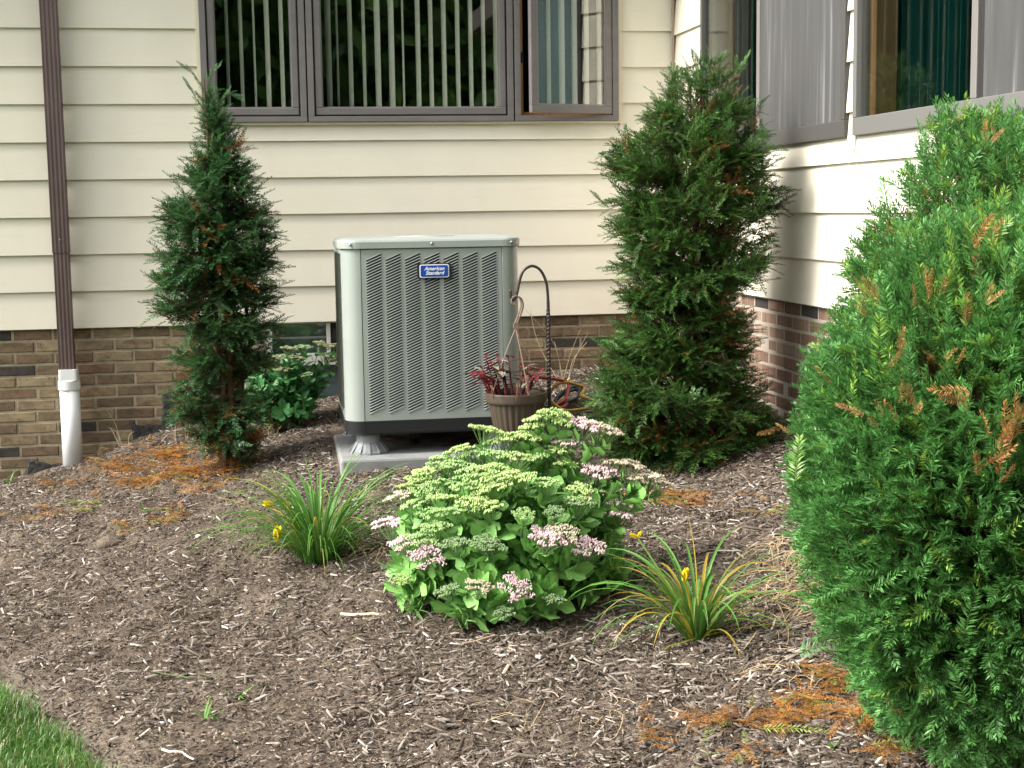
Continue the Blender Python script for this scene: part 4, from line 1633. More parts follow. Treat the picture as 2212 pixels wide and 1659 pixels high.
# ------------------------------------------------------------------ sedum
def leaf_mesh(name, L, W, cup, m, col, bend=0.15, nseg=6, power=1.25):
    """spoon shaped leaf along +X, base at the origin"""
    V, Qd, cc = [], [], []
    for i in range(nseg + 1):
        t = i / nseg
        wd = W * (math.sin(math.pi * min(0.985, t ** 0.95 * 0.93 + 0.045)) ** 0.8) * (0.42 + 0.58 * t ** power if t < .6 else 1)
        z = bend * L * t * t - 0.02 * L
        for s_, zz in ((-1, cup), (-.5, cup * .3), (0, 0), (.5, cup * .3), (1, cup)):
            V.append((L * t, s_ * wd / 2, z + zz * wd))
            k_ = 1.25 if s_ == 0 else (1.0 if abs(s_) < .9 else 1.12)
            cc.append([c * k_ for c in col])
    for i in range(nseg):
        for j in range(4):
            a_ = i * 5 + j
            Qd.append((a_, a_ + 5, a_ + 6, a_ + 1))
    return np.array(V), np.array(Qd), np.array(cc)


def mesh_only(name, V, Qd, m, col, smooth=True):
    o_ = np_mesh(name, V, Qd, m, None, col, smooth)
    me = o_.data
    COL.objects.unlink(o_)
    bpy.data.objects.remove(o_)
    return me


def head_mesh(seed, cols, R_=0.040):
    """a flat-topped flower head: many tiny buds on short stalks"""
    r = np.random.default_rng(seed)
    V, Qd, cc = [], [], []
    subs = []
    nsub = 13
    for i in range(nsub):
        rad = R_ * math.sqrt((i + 0.3) / nsub)
        a_ = i * 2.39996 + r.uniform(-.3, .3)
        subs.append((rad * math.cos(a_), rad * math.sin(a_), 0.010 * (1 - (rad / R_) ** 2) + r.uniform(-.003, .003)))
    stalk = np.array(cols[2])
    for sx, sy, sz in subs:
        # stalk
        b_ = len(V)
        w_ = 0.0012
        V += [(sx * .12 - w_, sy * .12, -0.036), (sx * .12 + w_, sy * .12, -0.036), (sx + w_, sy, sz - .004), (sx - w_, sy, sz - .004)]
        Qd.append((b_, b_ + 1, b_ + 2, b_ + 3)); cc += [stalk] * 4
        b_ = len(V)
        V += [(sx * .12, sy * .12 - w_, -0.036), (sx * .12, sy * .12 + w_, -0.036), (sx, sy + w_, sz - .004), (sx, sy - w_, sz - .004)]
        Qd.append((b_, b_ + 1, b_ + 2, b_ + 3)); cc += [stalk] * 4
        for j in range(24):
            a_ = r.uniform(0, 6.28)
            rr = 0.0115 * math.sqrt(r.random())
            x, y = sx + rr * math.cos(a_), sy + rr * math.sin(a_)
            z = sz + 0.003 * (1 - (rr / .0115) ** 2) + r.uniform(-.0015, .002)
            s_ = r.uniform(0.0016, 0.0026)
            hh = s_ * r.uniform(1.3, 2.0)
            c = np.array(cols[0]) + (np.array(cols[1]) - np.array(cols[0])) * r.random()
            b_ = len(V)
            a2 = r.uniform(0, 6.28)
            ring = [(x + s_ * math.cos(a2 + q * math.pi / 2), y + s_ * math.sin(a2 + q * math.pi / 2), z) for q in range(4)]
            V += ring + [(x, y, z + hh), (x, y, z - hh * 1.2)]
            # each pair of triangles as a quad fan around top and bottom
            Qd += [(b_ + 0, b_ + 1, b_ + 4, b_ + 3), (b_ + 1, b_ + 2, b_ + 3, b_ + 4)]
            Qd += [(b_ + 1, b_ + 0, b_ + 5, b_ + 2), (b_ + 3, b_ + 2, b_ + 5, b_ + 0)]
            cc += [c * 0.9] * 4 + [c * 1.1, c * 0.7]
    return np.array(V), np.array(Qd), np.array(cc)


HEAD = {}
for key, cols in {'green': ((0.42, 0.61, 0.20), (0.62, 0.75, 0.33), (0.20, 0.34, 0.12)), 'lime': ((0.32, 0.53, 0.19), (0.50, 0.66, 0.28), (0.17, 0.32, 0.11)),
                  'cream': ((0.62, 0.58, 0.38), (0.72, 0.60, 0.50), (0.25, 0.36, 0.16)),
                  'pink': ((0.82, 0.54, 0.61), (0.86, 0.74, 0.70), (0.25, 0.34, 0.17)), 'bud': ((0.20, 0.33, 0.15), (0.34, 0.44, 0.22), (0.16, 0.28, 0.12)),
                  'dull': ((0.30, 0.33, 0.18), (0.40, 0.40, 0.24), (0.14, 0.20, 0.10))}.items():
    HEAD[key] = [mesh_only('flower_head', *[x for x in (lambda t: (t[0], t[1]))(h)], m_flower, h[2], False) for h in (head_mesh(s, cols) for s in range(3))]


def orient(o_, pos_, d, up, s_):
    Fm = frames(np.array([d]), np.array([up]))[0]
    mw = Matrix(((Fm[0][0] * s_, Fm[0][1] * s_, Fm[0][2] * s_, pos_[0]), (Fm[1][0] * s_, Fm[1][1] * s_, Fm[1][2] * s_, pos_[1]), (Fm[2][0] * s_, Fm[2][1] * s_, Fm[2][2] * s_, pos_[2]), (0, 0, 0, 1)))
    o_.matrix_basis = mw


def sedum(label, base, centre, radii, heads, nfill, leafcol, seed, leafsize=1.0, nobj=300, group=None):
    r = np.random.default_rng(seed)
    bz = gz(base[0], base[1])
    th = thing('stonecrop', label, 'plant', (base[0], base[1], bz), group)
    base3 = np.array([base[0], base[1], bz])
    ce, ra = np.array(centre), np.array(radii)
    stems = []
    for (u, v, kind, size) in heads:
        rd = ray(u, v)
        e = (EYE - ce) / ra; f_ = rd / ra
        A_, B_, C_ = f_ @ f_, 2 * e @ f_, e @ e - 1
        dq = B_ * B_ - 4 * A_ * C_
        t_ = (-B_ - math.sqrt(dq)) / (2 * A_) if dq > 0 else -B_ / (2 * A_)
        stems.append((EYE + rd * t_, kind, size * 1.22))
    for i in range(nfill):
        a_ = r.uniform(0, 2 * math.pi)
        el = math.asin(r.uniform(-0.25, 0.96))
        p = ce + ra * np.array([math.cos(a_) * math.cos(el), math.sin(a_) * math.cos(el), math.sin(el)]) * r.uniform(0.82, 0.97)
        p[2] = max(p[2], gz(p[0], p[1]) + 0.03)
        stems.append((p, None, 1))
    lv = [leaf_mesh('leaf', 1.0, w_, cu, m_leaf, leafcol, be) for w_, cu, be in ((0.68, .06, .04), (0.62, .10, .12), (0.76, .04, -.06), (0.60, .12, .08))]
    lme = [mesh_only('leaf', a_, b_, m_leaf, c_) for a_, b_, c_ in lv]
    leaves = []
    smb = MB()
    for (p, kind, size) in stems:
        s0 = base3 + np.array([r.normal(0, .05), r.normal(0, .05), 0.0])
        hz = np.array([s0[0] + (p[0] - s0[0]) * 0.62, s0[1] + (p[1] - s0[1]) * 0.62, s0[2] + (p[2] - s0[2]) * 0.42])
        if p[2] < bz + 0.16:
            hz[2] = s0[2] + 0.12
        pts = [s0 * (1 - t) ** 2 + hz * 2 * t * (1 - t) + p * t * t for t in np.linspace(0, 1, 9)]
        end = pts[-1] - (np.array([0, 0, 0.036 * size]) if kind else 0)
        pts[-1] = end
        smb.tube(pts, [0.0048, .0046, .0044, .0042, .004, .0036, .0032, .0028, .0024], 5, False)
        Ls = sum(np.linalg.norm(pts[i + 1] - pts[i]) for i in range(8))
        nn = max(3, int(Ls * 0.74 / 0.030))
        ph = r.uniform(0, 3.14)
        for k_ in range(nn):
            t = 0.26 + 0.72 * (k_ + 0.5) / nn
            fi = t * 8
            i0 = min(7, int(fi)); ft = fi - i0
            q = pts[i0] * (1 - ft) + pts[i0 + 1] * ft
            tg = pts[i0 + 1] - pts[i0]; tg /= np.linalg.norm(tg)
            a1 = np.cross(tg, [0.3, 0.2, 0.93]); a1 /= np.linalg.norm(a1); a2 = np.cross(tg, a1)
            ph += math.pi / 2 + r.uniform(-.3, .3)
            for s_ in ((0, math.pi) if r.random() < 0.75 else (0, 2.1, 4.2)):
                w_ = a1 * math.cos(ph + s_) + a2 * math.sin(ph + s_)
                d = w_ * 0.85 + tg * r.uniform(.25, .65) + np.array([0, 0, 0.12])
                L_ = leafsize * r.uniform(0.046, 0.072) * (1.12 - 0.35 * t if kind else 1.1 - 0.1 * t)
                if q[2] + d[2] * L_ < gz(q[0], q[1]) + 0.008:
                    continue
                leaves.append((q, d, tg + r.normal(0, .25, 3), L_))
        if kind:
            o_ = bpy.data.objects.new('flower_head', HEAD[kind][r.integers(0, 3)])
            link(o_, th)
            ax_ = np.array([r.normal(0, .16), r.normal(0, .16), 1.0]) + 0.25 * (p - ce) / ra
            rd_ = np.array([math.cos(ph), math.sin(ph), 0.0])
            Fm = frames(rd_[None] - ax_[None] * (rd_ @ ax_) / (ax_ @ ax_), ax_[None])[0]
            pl_ = end + ax_ / np.linalg.norm(ax_) * 0.036 * size - base3
            s_ = size
            o_.matrix_basis = Matrix(((Fm[0][0] * s_, Fm[0][1] * s_, Fm[0][2] * s_, pl_[0]), (Fm[1][0] * s_, Fm[1][1] * s_, Fm[1][2] * s_, pl_[1]),
                                      (Fm[2][0] * s_, Fm[2][1] * s_, Fm[2][2] * s_, pl_[2]), (0, 0, 0, 1)))
    so_ = smb.build('stem', mat('sedum_stem', (0.13, 0.24, 0.09), 0.5), th, smooth=True)
    tag(so_, kind='stuff')
    # the leaves nearest the viewer are objects, the rest one mesh
    sc_ = []
    for q, d, n_, L_ in leaves:
        e = (q + d * L_ - ce) / ra
        sc_.append(-(e[1]) * 1.0 + 0.4 * e[2] + 0.9 * np.linalg.norm(e) + 6 * L_)
    order = np.argsort(sc_)[::-1]
    for i in order[:nobj]:
        q, d, n_, L_ = leaves[i]
        o_ = bpy.data.objects.new('leaf', lme[r.integers(0, 4)])
        link(o_, th)
        orient(o_, q - base3, d, n_, L_)
    rest = [leaves[i] for i in order[nobj:]]
    if rest:
        P_ = np.array([x[0] for x in rest]); D = np.array([x[1] for x in rest]); U = np.array([x[2] for x in rest]); S = np.array([x[3] for x in rest])
        Rt = frames(D, U)
        Vs, Qs, Cs = [], [], []
        bs = 0
        wh = r.integers(0, 4, len(rest))
        for ti in range(4):
            m = wh == ti
            tv, tq, tc = lv[ti]
            n = int(m.sum())
            if not n:
                continue
            v = np.einsum('nij,vj->nvi', Rt[m], tv) * S[m][:, None, None] + P_[m][:, None, :]
            Vs.append(v.reshape(-1, 3)); Qs.append((tq[None] + (np.arange(n) * len(tv))[:, None, None] + bs).reshape(-1, 4))
            Cs.append((tc[None] * r.uniform(.8, 1.2, (n, 1, 1))).reshape(-1, 3))
            bs += n * len(tv)
        o_ = np_mesh('leaf', np.concatenate(Vs), np.concatenate(Qs), m_leaf, th, np.concatenate(Cs), True)
        tag(o_, kind='stuff')
    return th


H1 = [(1190, 897, 'green', 1.25), (1165, 908, 'green', 1.1), (1210, 912, 'green', 1.0), (1150, 925, 'green', 1.0), (1042, 932, 'green', 1.25), (1110, 948, 'green', 1.35), (1085, 958, 'green', 1.2), (1140, 945, 'green', 1.1),
      (1255, 918, 'pink', 1.25), (1290, 925, 'cream', 1.2), (1310, 932, 'cream', 1.0), (1228, 960, 'pink', 1.1), (1000, 975, 'green', 1.2), (1030, 985, 'lime', 1.2), (1075, 985, 'lime', 1.2), (1120, 990, 'green', 1.1), (1165, 985, 'lime', 1.2),
      (1200, 975, 'green', 1.2), (1215, 1000, 'green', 1.1), (960, 1000, 'lime', 1.25), (930, 1020, 'green', 1.2), (985, 1010, 'lime', 1.2), (1020, 1020, 'lime', 1.1), (1060, 1015, 'green', 1.1),
      (1285, 1015, 'pink', 1.4), (1330, 1005, 'cream', 1.25), (1360, 1008, 'cream', 1.1), (1305, 1022, 'pink', 1.2), (1395, 1035, 'cream', 1.25), (1420, 1045, 'cream', 1.0), (1370, 1040, 'cream', 1.0),
      (870, 1075, 'cream', 1.15), (895, 1055, 'green', 1.2), (910, 1035, 'green', 1.2), (925, 1065, 'lime', 1.2), (960, 1050, 'lime', 1.2), (905, 1090, 'lime', 1.1), (1010, 1055, 'lime', 1.1), (1040, 1040, 'green', 1.3), (1095, 1030, 'green', 1.1),
      (1130, 1035, 'green', 1.1), (1025, 1085, 'green', 1.2), (1065, 1060, 'green', 1.25), (1060, 1095, 'green', 1.1), (960, 1080, 'green', 1.1), (940, 1110, 'lime', 1.1), (985, 1105, 'lime', 1.0), (1250, 1060, 'green', 1.1), (1250, 1090, 'bud', 1.1), (1180, 1045, 'lime', 1.0),
      (845, 1135, 'pink', 1.3), (880, 1172, 'pink', 1.1), (925, 1192, 'pink', 1.25), (915, 1165, 'lime', 1.2), (945, 1140, 'lime', 1.1), (985, 1175, 'bud', 1.0), (1045, 1170, 'bud', 1.0), (1060, 1180, 'bud', 1.0),
      (1175, 1158, 'pink', 1.3), (1210, 1148, 'cream', 1.2), (1260, 1178, 'pink', 1.25), (1335, 1115, 'pink', 1.25), (1105, 1262, 'pink', 1.2), (1030, 1267, 'cream', 1.0), (975, 1275, 'bud', 0.9), (1095, 1320, 'bud', 0.8), (1190, 1295, 'bud', 0.8),
      (872, 1250, 'green', 0.7), (1130, 1110, 'lime', 0.8), (1200, 1105, 'bud', 0.8), (1300, 1065, 'lime', 0.9)]
sedum('big stonecrop clump with pale green and pink flower heads in front', (0.80, 4.98), (0.80, 4.96, 0.20), (0.44, 0.40, 0.44), H1, 140, (0.20, 0.42, 0.105), 21, 1.25)
H2 = [(690, 745, 'dull', 1.1), (620, 755, 'dull', 1.0), (655, 752, 'bud', 1.0), (725, 750, 'dull', 1.0), (600, 775, 'dull', 1.0), (705, 768, 'bud', 1.0), (640, 775, 'dull', .9), (665, 810, 'bud', .8), (610, 800, 'dull', .9), (735, 772, 'dull', 1)]
sedum('darker green stonecrop clump against the wall left of the air conditioner', (0.06, 7.72), (0.07, 7.70, 0.52), (0.25, 0.22, 0.30), H2, 70, (0.065, 0.21, 0.065), 22, 1.0, 200)


# ------------------------------------------------------------------ daylilies
def blade(th, path, w0, col0, col1, twist=0.0):
    n = len(path)
    V, Qd, C_ = [], [], []
    for i, p in enumerate(path):
        t = i / (n - 1)
        tg = np.array(path[min(i + 1, n - 1)]) - np.array(path[max(i - 1, 0)])
        tg = tg / (np.linalg.norm(tg) + 1e-9)
        side = np.cross(tg, [0, 0, 1.0])
        if np.linalg.norm(side) < 0.05:
            side = np.array([math.cos(twist), math.sin(twist), 0])
        side /= np.linalg.norm(side)
        nr = np.cross(side, tg)
        side = side * math.cos(twist * .4) + nr * math.sin(twist * .4)
        w_ = w0 * (0.8 + 0.2 * math.sin(t * 3)) * (1 - t ** 2.6) + 0.0006
        c = np.array(col0) + (np.array(col1) - np.array(col0)) * t ** 1.5
        for s_ in (-1, 0, 1):
            V.append(np.array(p) + side * s_ * w_ / 2 + nr * (0.22 * w_ if s_ else 0))
            C_.append(c * (0.85 if s_ == 0 else 1.0))
    for i in range(n - 1):
        for k_ in range(2):
            a_ = i * 3 + k_
            Qd.append((a_, a_ + 1, a_ + 4, a_ + 3))
    return np_mesh('leaf_blade', V, Qd, m_blade, th, np.array(C_), True)


def arch(p0, az, length, lift, droop, n=11):
    """a strap that rises and bends over by gravity"""
    pts = [np.array(p0, float)]
    el = lift
    st = length / (n - 1)
    for i in range(n - 1):
        d = np.array([math.cos(az) * math.cos(el), math.sin(az) * math.cos(el), math.sin(el)])
        q = pts[-1] + d * st
        g_ = gz(q[0], q[1]) + 0.006
        if q[2] < g_:
            q[2] = g_
            el = 0.0
        pts.append(q)
        el -= droop * st * (0.5 + 1.2 * i / n)
        el = max(el, -1.35)
    return pts


def daylily(label, u, v, nb_, seed, lrange, width, hand, yellow, spread=0.045, lift=(0.75, 1.45), droop=1.0):
    r = np.random.default_rng(seed)
    p = on_ground(u, v)
    th = thing('daylily', label, 'plant', (p[0], p[1], p[2] - 0.01))
    for i in range(nb_):
        az = r.uniform(0, 2 * math.pi)
        o_ = p + np.array([math.cos(az) * spread * r.random() ** .5, math.sin(az) * spread * r.random() ** .5 - 0.0, -0.01])
        L_ = r.uniform(*lrange)
        el = r.uniform(*lift)
        g_ = np.array([0.075, 0.195, 0.028]) * r.uniform(.7, 1.35)
        tip = g_ * 1.3
        q = r.random()
        if q < yellow:
            g_, tip = np.array([0.30, 0.27, 0.03]) * r.uniform(.6, 1.2), np.array([0.45, 0.30, 0.04])
        elif q < yellow * 1.9:
            tip = np.array([0.38, 0.27, 0.06])
        elif q < yellow * 1.9 + 0.12:
            g_, tip = np.array([0.10, 0.21, 0.045]), np.array([0.16, 0.28, 0.08])
        blade(th, arch(o_, az, L_, el, r.uniform(3.2, 6.5) * droop * 0.40 / L_), width * r.uniform(.7, 1.15), g_, tip, r.normal(0, .6))
    for (pts, yd, w_, c0_, c1_) in hand:
        P_ = [Vector(at(a_, b_, yd)) for a_, b_ in pts]
        blade(th, [np.array(q_) for q_ in smooth_path(P_, 4)], w_, c0_, c1_)
    return th, p


YG, YL, GG = (0.26, 0.27, 0.03), (0.50, 0.34, 0.03), (0.06, 0.17, 0.03)
dl1, p1 = daylily('daylily tuft with arching green leaves before the concrete slab', 690, 1205, 230, 31, (0.25, 0.58), 0.0098, [], 0.06, 0.08, (0.72, 1.52), 0.85)
p2 = on_ground(1510, 1375)
yd2 = p2[1]
hand2 = [([(1512, 1370), (1506, 1300), (1500, 1200), (1486, 1105)], yd2, 0.013, YG, YL), ([(1520, 1372), (1560, 1330), (1620, 1318), (1670, 1330), (1702, 1378)], yd2 - .03, 0.012, YG, YG),
         ([(1524, 1374), (1580, 1362), (1640, 1352), (1710, 1345)], yd2 - .05, 0.011, YG, YL), ([(1500, 1370), (1470, 1310), (1420, 1295), (1375, 1292)], yd2 - .04, 0.011, GG, YL),
         ([(1518, 1370), (1560, 1290), (1620, 1220), (1690, 1180)], yd2 + .05, 0.010, GG, GG), ([(1500, 1375), (1440, 1340), (1340, 1345), (1270, 1370)], yd2 - .03, 0.011, GG, GG),
         ([(1498, 1375), (1430, 1350), (1360, 1370), (1300, 1405)], yd2 - .06, 0.011, GG, GG), ([(1497, 1374), (1420, 1320), (1330, 1310), (1242, 1372)], yd2 - .02, 0.011, GG, GG),
         ([(1500, 1372), (1450, 1290), (1370, 1265), (1300, 1270)], yd2 + .04, 0.011, GG, GG), ([(1500, 1372), (1470, 1250), (1420, 1200), (1350, 1180)], yd2 + .06, 0.011, GG, GG),
         ([(1502, 1380), (1470, 1390), (1440, 1400), (1415, 1440)], yd2 - .06, 0.010, YG, YL), ([(1508, 1378), (1520, 1400), (1530, 1420), (1545, 1440)], yd2 - .06, 0.010, GG, GG)]
dl2, _ = daylily('daylily tuft with yellow-edged leaves right of the big stonecrop', 1505, 1378, 90, 32, (0.26, 0.52), 0.012, hand2, 0.14, 0.035, (0.75, 1.5))


def lily_bloom(th, c, s_, closed, axis=(0, -0.3, 1)):
    V, Qd, C_ = [], [], []
    ax_ = np.array(axis, float); ax_ /= np.linalg.norm(ax_)
    e1 = np.cross(ax_, [1, .2, .1]); e1 /= np.linalg.norm(e1); e2 = np.cross(ax_, e1)
    for k_ in range(6):
        a_ = k_ * math.pi / 3
        ou = e1 * math.cos(a_) + e2 * math.sin(a_); tn = np.cross(ax_, ou)
        b_ = len(V)
        for i in range(6):
            t = i / 5
            rr = s_ * (0.10 + closed * t ** 1.6)
            w_ = s_ * 0.24 * math.sin(math.pi * (0.12 + 0.86 * t)) + 0.0008
            for sg in (-1, 1):
                V.append(np.array(c) + ax_ * s_ * t + ou * rr + tn * sg * w_)
                C_.append((0.74, 0.56 + .06 * t, 0.03))
        for i in range(5):
            q = b_ + i * 2
            Qd.append((q, q + 1, q + 3, q + 2))
    return np_mesh('flower', V, Qd, m_flower, th, np.array(C_), True)


lily_bloom(dl1, at(598, 1168, p1[1] - 0.10), 0.062, 0.12, (0.1, -.3, 1))
lily_bloom(dl1, at(590, 1090, p1[1] + 0.0), 0.040, 0.25, (-1, -.3, .3))
c_ = at(1376, 1160, yd2 + 0.12)
lily_bloom(dl2, c_, 0.026, 0.06, (-.8, 0, .4))
lily_bloom(dl2, c_ + np.array([0.004, 0, .0]), 0.022, 0.07, (.4, -.2, .8))
MB().tube(smooth_path([Vector(p2), Vector(at(1450, 1270, yd2 + .06)), Vector(c_)], 6), 0.0028, 6).build('flower_stalk', mat('scape', (0.12, 0.22, 0.05), 0.5), dl2)
lily_bloom(dl2, at(1478, 1255, yd2 - .03), 0.045, 0.08, (0.1, -.2, 1))

# ------------------------------------------------------------------ plant in the hanging pot
r_ = np.random.default_rng(41)
pp = thing('potted_plant', 'red stemmed wilting plant growing in the taupe hanging pot', 'plant', (pc[0], HYY, pbot + PH * 0.9))
smb = MB()
red_leaf = leaf_mesh('leaf', 1.0, 0.34, 0.15, m_leaf, (0.115, 0.014, 0.018), -0.18, 5, 0.6)
grn_leaf = leaf_mesh('leaf', 1.0, 0.36, 0.15, m_leaf, (0.20, 0.24, 0.12), -0.12, 5, 0.6)
pale_leaf = leaf_mesh('leaf', 1.0, 0.36, 0.12, m_leaf, (0.20, 0.20, 0.15), -0.22, 5, 0.6)
pmes = [mesh_only('leaf', *t[:2], m_leaf, t[2]) for t in (red_leaf, red_leaf, red_leaf, grn_leaf, pale_leaf, red_leaf)]
tips = [(1022, 798), (1040, 792), (1050, 775), (1062, 785), (1072, 772), (1085, 780), (1098, 768), (1060, 810), (1035, 812), (1090, 800), (1128, 798), (1140, 790), (1152, 800), (1165, 806), (1148, 815), (1078, 798)]
for i, (u, v) in enumerate(tips):
    tip = at(u, v, HYY + r_.uniform(-.07, .05))
    rx_ = np.clip((tip[0] - pc[0]) * 0.6, -pr * .8, pr * .8)
    s0 = np.array([pc[0] + rx_, HYY + r_.uniform(-.06, .05), pbot + PH * 0.90])
    md = (s0 + tip) / 2 + np.array([0.012 * r_.normal(), 0, 0.02])
    pts = smooth_path([Vector(s0), Vector(md), Vector(tip)], 4)
    smb.tube(pts, [0.0062 - 0.0042 * j / (len(pts) - 1) for j in range(len(pts))], 6)
    for k_ in range(9):
        t = 0.35 + 0.65 * k_ / 8
        q = np.array(pts[int(t * (len(pts) - 1))])
        a_ = k_ * 2.4 + r_.uniform(0, 1)
        d = np.array([math.cos(a_), math.sin(a_), r_.uniform(-.2, .6)])
        o_ = bpy.data.objects.new('leaf', pmes[r_.integers(0, 6)])
        link(o_, pp)
        orient(o_, q - np.array(pp.location), d, (0, 0, 1), r_.uniform(.04, .075))
for (u, v) in ((1064, 872), (1118, 868), (1140, 850)):         # dead strands over the rim
    q = at(u, v - 30, HYY - pr * 0.99)
    smb2 = MB()
    for j in range(5):
        e = q + np.array([r_.normal(0, .012), -0.006 + r_.normal(0, .006), -r_.uniform(.03, .07)])
        smb2.tube([q + np.array([r_.normal(0, .006), 0.03, .015]), q, e], [.0022, .002, .001], 4)
    smb2.build('dead_strand', mat('dead_strand', (0.10, 0.045, 0.025), 0.9), pp)
smb.build('stem', mat('red_stem', (0.12, 0.008, 0.012), 0.4), pp, smooth=True)

# ------------------------------------------------------------------ hoses behind the pot


def hose(label, col, pts, rad, y):
    P_ = []
    for u, v, dy in pts:
        q = at(u, v, y + dy)
        q[2] = max(q[2], gz(q[0], q[1]) + rad)
        P_.append(Vector(q))
    b_ = MB()
    b_.tube(smooth_path(P_, 5), rad, 8)
    o_ = b_.build('garden_hose', mat('hose_rubber', col, 0.45), None, smooth=True)
    return tag(o_, label, 'hose', 'hoses coiled behind the hook')


HZ = 7.35
hose('red hose looped on the soil right of the hook', (0.32, 0.03, 0.025), [(1150, 815, .1), (1165, 815, 0), (1190, 818, 0), (1215, 822, 0), (1228, 830, 0), (1222, 860, -.1), (1205, 872, -.15), (1195, 878, -.2), (1215, 880, -.2), (1225, 872, -.1)], 0.0085, HZ)
hose('black hose coiled in tight loops right of the hook', (0.025, 0.04, 0.05), [(1190, 880, -.05), (1205, 860, 0), (1230, 845, 0.05), (1245, 842, 0.1), (1252, 850, 0.05), (1240, 865, 0), (1220, 872, -.05), (1200, 868, -.05), (1210, 850, 0), (1232, 838, .1), (1248, 835, .1), (1255, 845, .05), (1245, 860, 0), (1222, 868, -.05), (1195, 882, -.1)], 0.0085, HZ - .05)
hose('yellow hose in a wide loop right of the hook', (0.40, 0.25, 0.035), [(1188, 850, .1), (1200, 832, .1), (1222, 826, .1), (1250, 832, .1), (1262, 840, .1), (1255, 855, 0), (1275, 862, -.05), (1285, 868, -.05), (1270, 880, -.12), (1240, 886, -.18), (1215, 885, -.18), (1192, 868, -.1)], 0.0085, HZ - .1)

# ------------------------------------------------------------------ ground litter
r_ = np.random.default_rng(51)


def chips(n, xr, yr, dens=None):
    x = r_.uniform(*xr, n); y = r_.uniform(*yr, n)
    keep = (lawn_side(x, y) < -0.10)
    keep &= ~((x > AX0 - .05) & (x < AX1 + .06) & (y > AY - .11) & (y < AY + AD + .11))
    m_ = 0.5 + 0.5 * vnoise(x * 3.1, y * 3.1, 8.2)
    rt = np.clip((x + 0.7) / 1.6, 0.35, 1)
    keep &= r_.random(n) < (0.25 + 0.75 * m_) * rt
    x, y = x[keep], y[keep]
    n = len(x)
    L_ = np.clip(r_.lognormal(math.log(0.019), 0.60, n), 0.005, 0.085)
    W_ = np.clip(L_ * r_.uniform(0.10, 0.40, n), 0.0016, 0.010)
    T_ = np.clip(W_ * 0.35, 0.0012, 0.004)
    az = r_.uniform(0, 2 * math.pi, n)
    tl = r_.normal(0, 0.30, n)
    D = np.stack([np.cos(az) * np.cos(tl), np.sin(az) * np.cos(tl), np.sin(tl)], 1)
    U = np.stack([r_.normal(0, .35, n), r_.normal(0, .35, n), np.ones(n)], 1)
    Rt = frames(D, U)
    z = rough_ground(x, y) + 0.003 + r_.uniform(0, 0.006, n)
    # tapered splinter: 8 corners
    tv = np.array([(-.42, -.40, 0), (.5, -.12, 0), (.36, .5, 0), (-.58, .16, 0), (-.38, -.3, 1), (.40, -.1, 1), (.30, .36, 1), (-.48, .14, 1)])
    tq = np.array([(4, 5, 6, 7), (0, 1, 5, 4), (1, 2, 6, 5), (2, 3, 7, 6), (3, 0, 4, 7)])
    sc_ = np.stack([L_, W_, T_], 1)
    v = np.einsum('nij,nvj->nvi', Rt, tv[None] * sc_[:, None, :]) + np.stack([x, y, z], 1)[:, None, :]
    q = tq[None] + (np.arange(n) * 8)[:, None, None]
    k_ = r_.random(n)
    c = np.empty((n, 3))
    pal = [((0.072, 0.054, 0.043), 0.36), ((0.125, 0.102, 0.084), 0.30), ((0.20, 0.170, 0.143), 0.23), ((0.31, 0.275, 0.235), 0.10), ((0.44, 0.415, 0.39), 0.010)]
    acc = 0
    for cc_, pr_ in pal:
        m = (k_ >= acc) & (k_ < acc + pr_ + 1e-6)
        c[m] = np.array(cc_)
        acc += pr_
    c *= r_.uniform(.7, 1.3, (n, 1))
    return v.reshape(-1, 3), q.reshape(-1, 4), np.repeat(c, 8, 0)


V, Qd, cl = chips(210000, (-1.7, 2.34), (3.0, 8.26))


def fines(n):
    """crumbs and short fibres that mat the larger chips together: one small tilted flake each"""
    x = r_.uniform(-1.7, 2.34, n); y = 3.0 + 5.2 * r_.random(n) ** 1.25
    k_ = (lawn_side(x, y) < -.06) & ~((x > AX0 - .05) & (x < AX1 + .06) & (y > AY - .11) & (y < AY + AD + .11))
    x, y = x[k_], y[k_]
    n = len(x)
    L_ = r_.uniform(.004, .016, n); W_ = L_ * r_.uniform(.15, .7, n)
    az = r_.uniform(0, 6.283, n)
    D = np.stack([np.cos(az), np.sin(az), r_.normal(0, .35, n)], 1)
    Rt = frames(D, np.stack([r_.normal(0, .5, n), r_.normal(0, .5, n), np.ones(n)], 1))
    tv = np.array([(-.5, -.3, 0), (.4, -.5, 0), (.5, .25, 0), (-.35, .5, 0)])
    v = np.einsum('nij,nvj->nvi', Rt, tv[None] * np.stack([L_, W_, W_], 1)[:, None, :]) + np.stack([x, y, rough_ground(x, y) + r_.uniform(.002, .009, n)], 1)[:, None, :]
    c = np.array([.10, .077, .057]) * r_.lognormal(0, .55, (n, 1))
    return v.reshape(-1, 3), np.arange(n * 4).reshape(-1, 4), np.repeat(np.minimum(c, .42), 4, 0)


V2, Q2, c2 = fines(170000)
Qd = np.concatenate([Qd, Q2 + len(V)]); V = np.concatenate([V, V2]); cl = np.concatenate([cl, c2])
o = np_mesh('wood_chips', V, Qd, m_litter, None, cl)
tag(o, 'brown and grey wood chip mulch covering the planting bed', 'mulch', kind='stuff')

# fallen orange yew clippings in drifts
CL_T = [sprig(1.0, 14, 0.17, 0.022, 0.3, s + 50, 0.1) for s in range(4)]


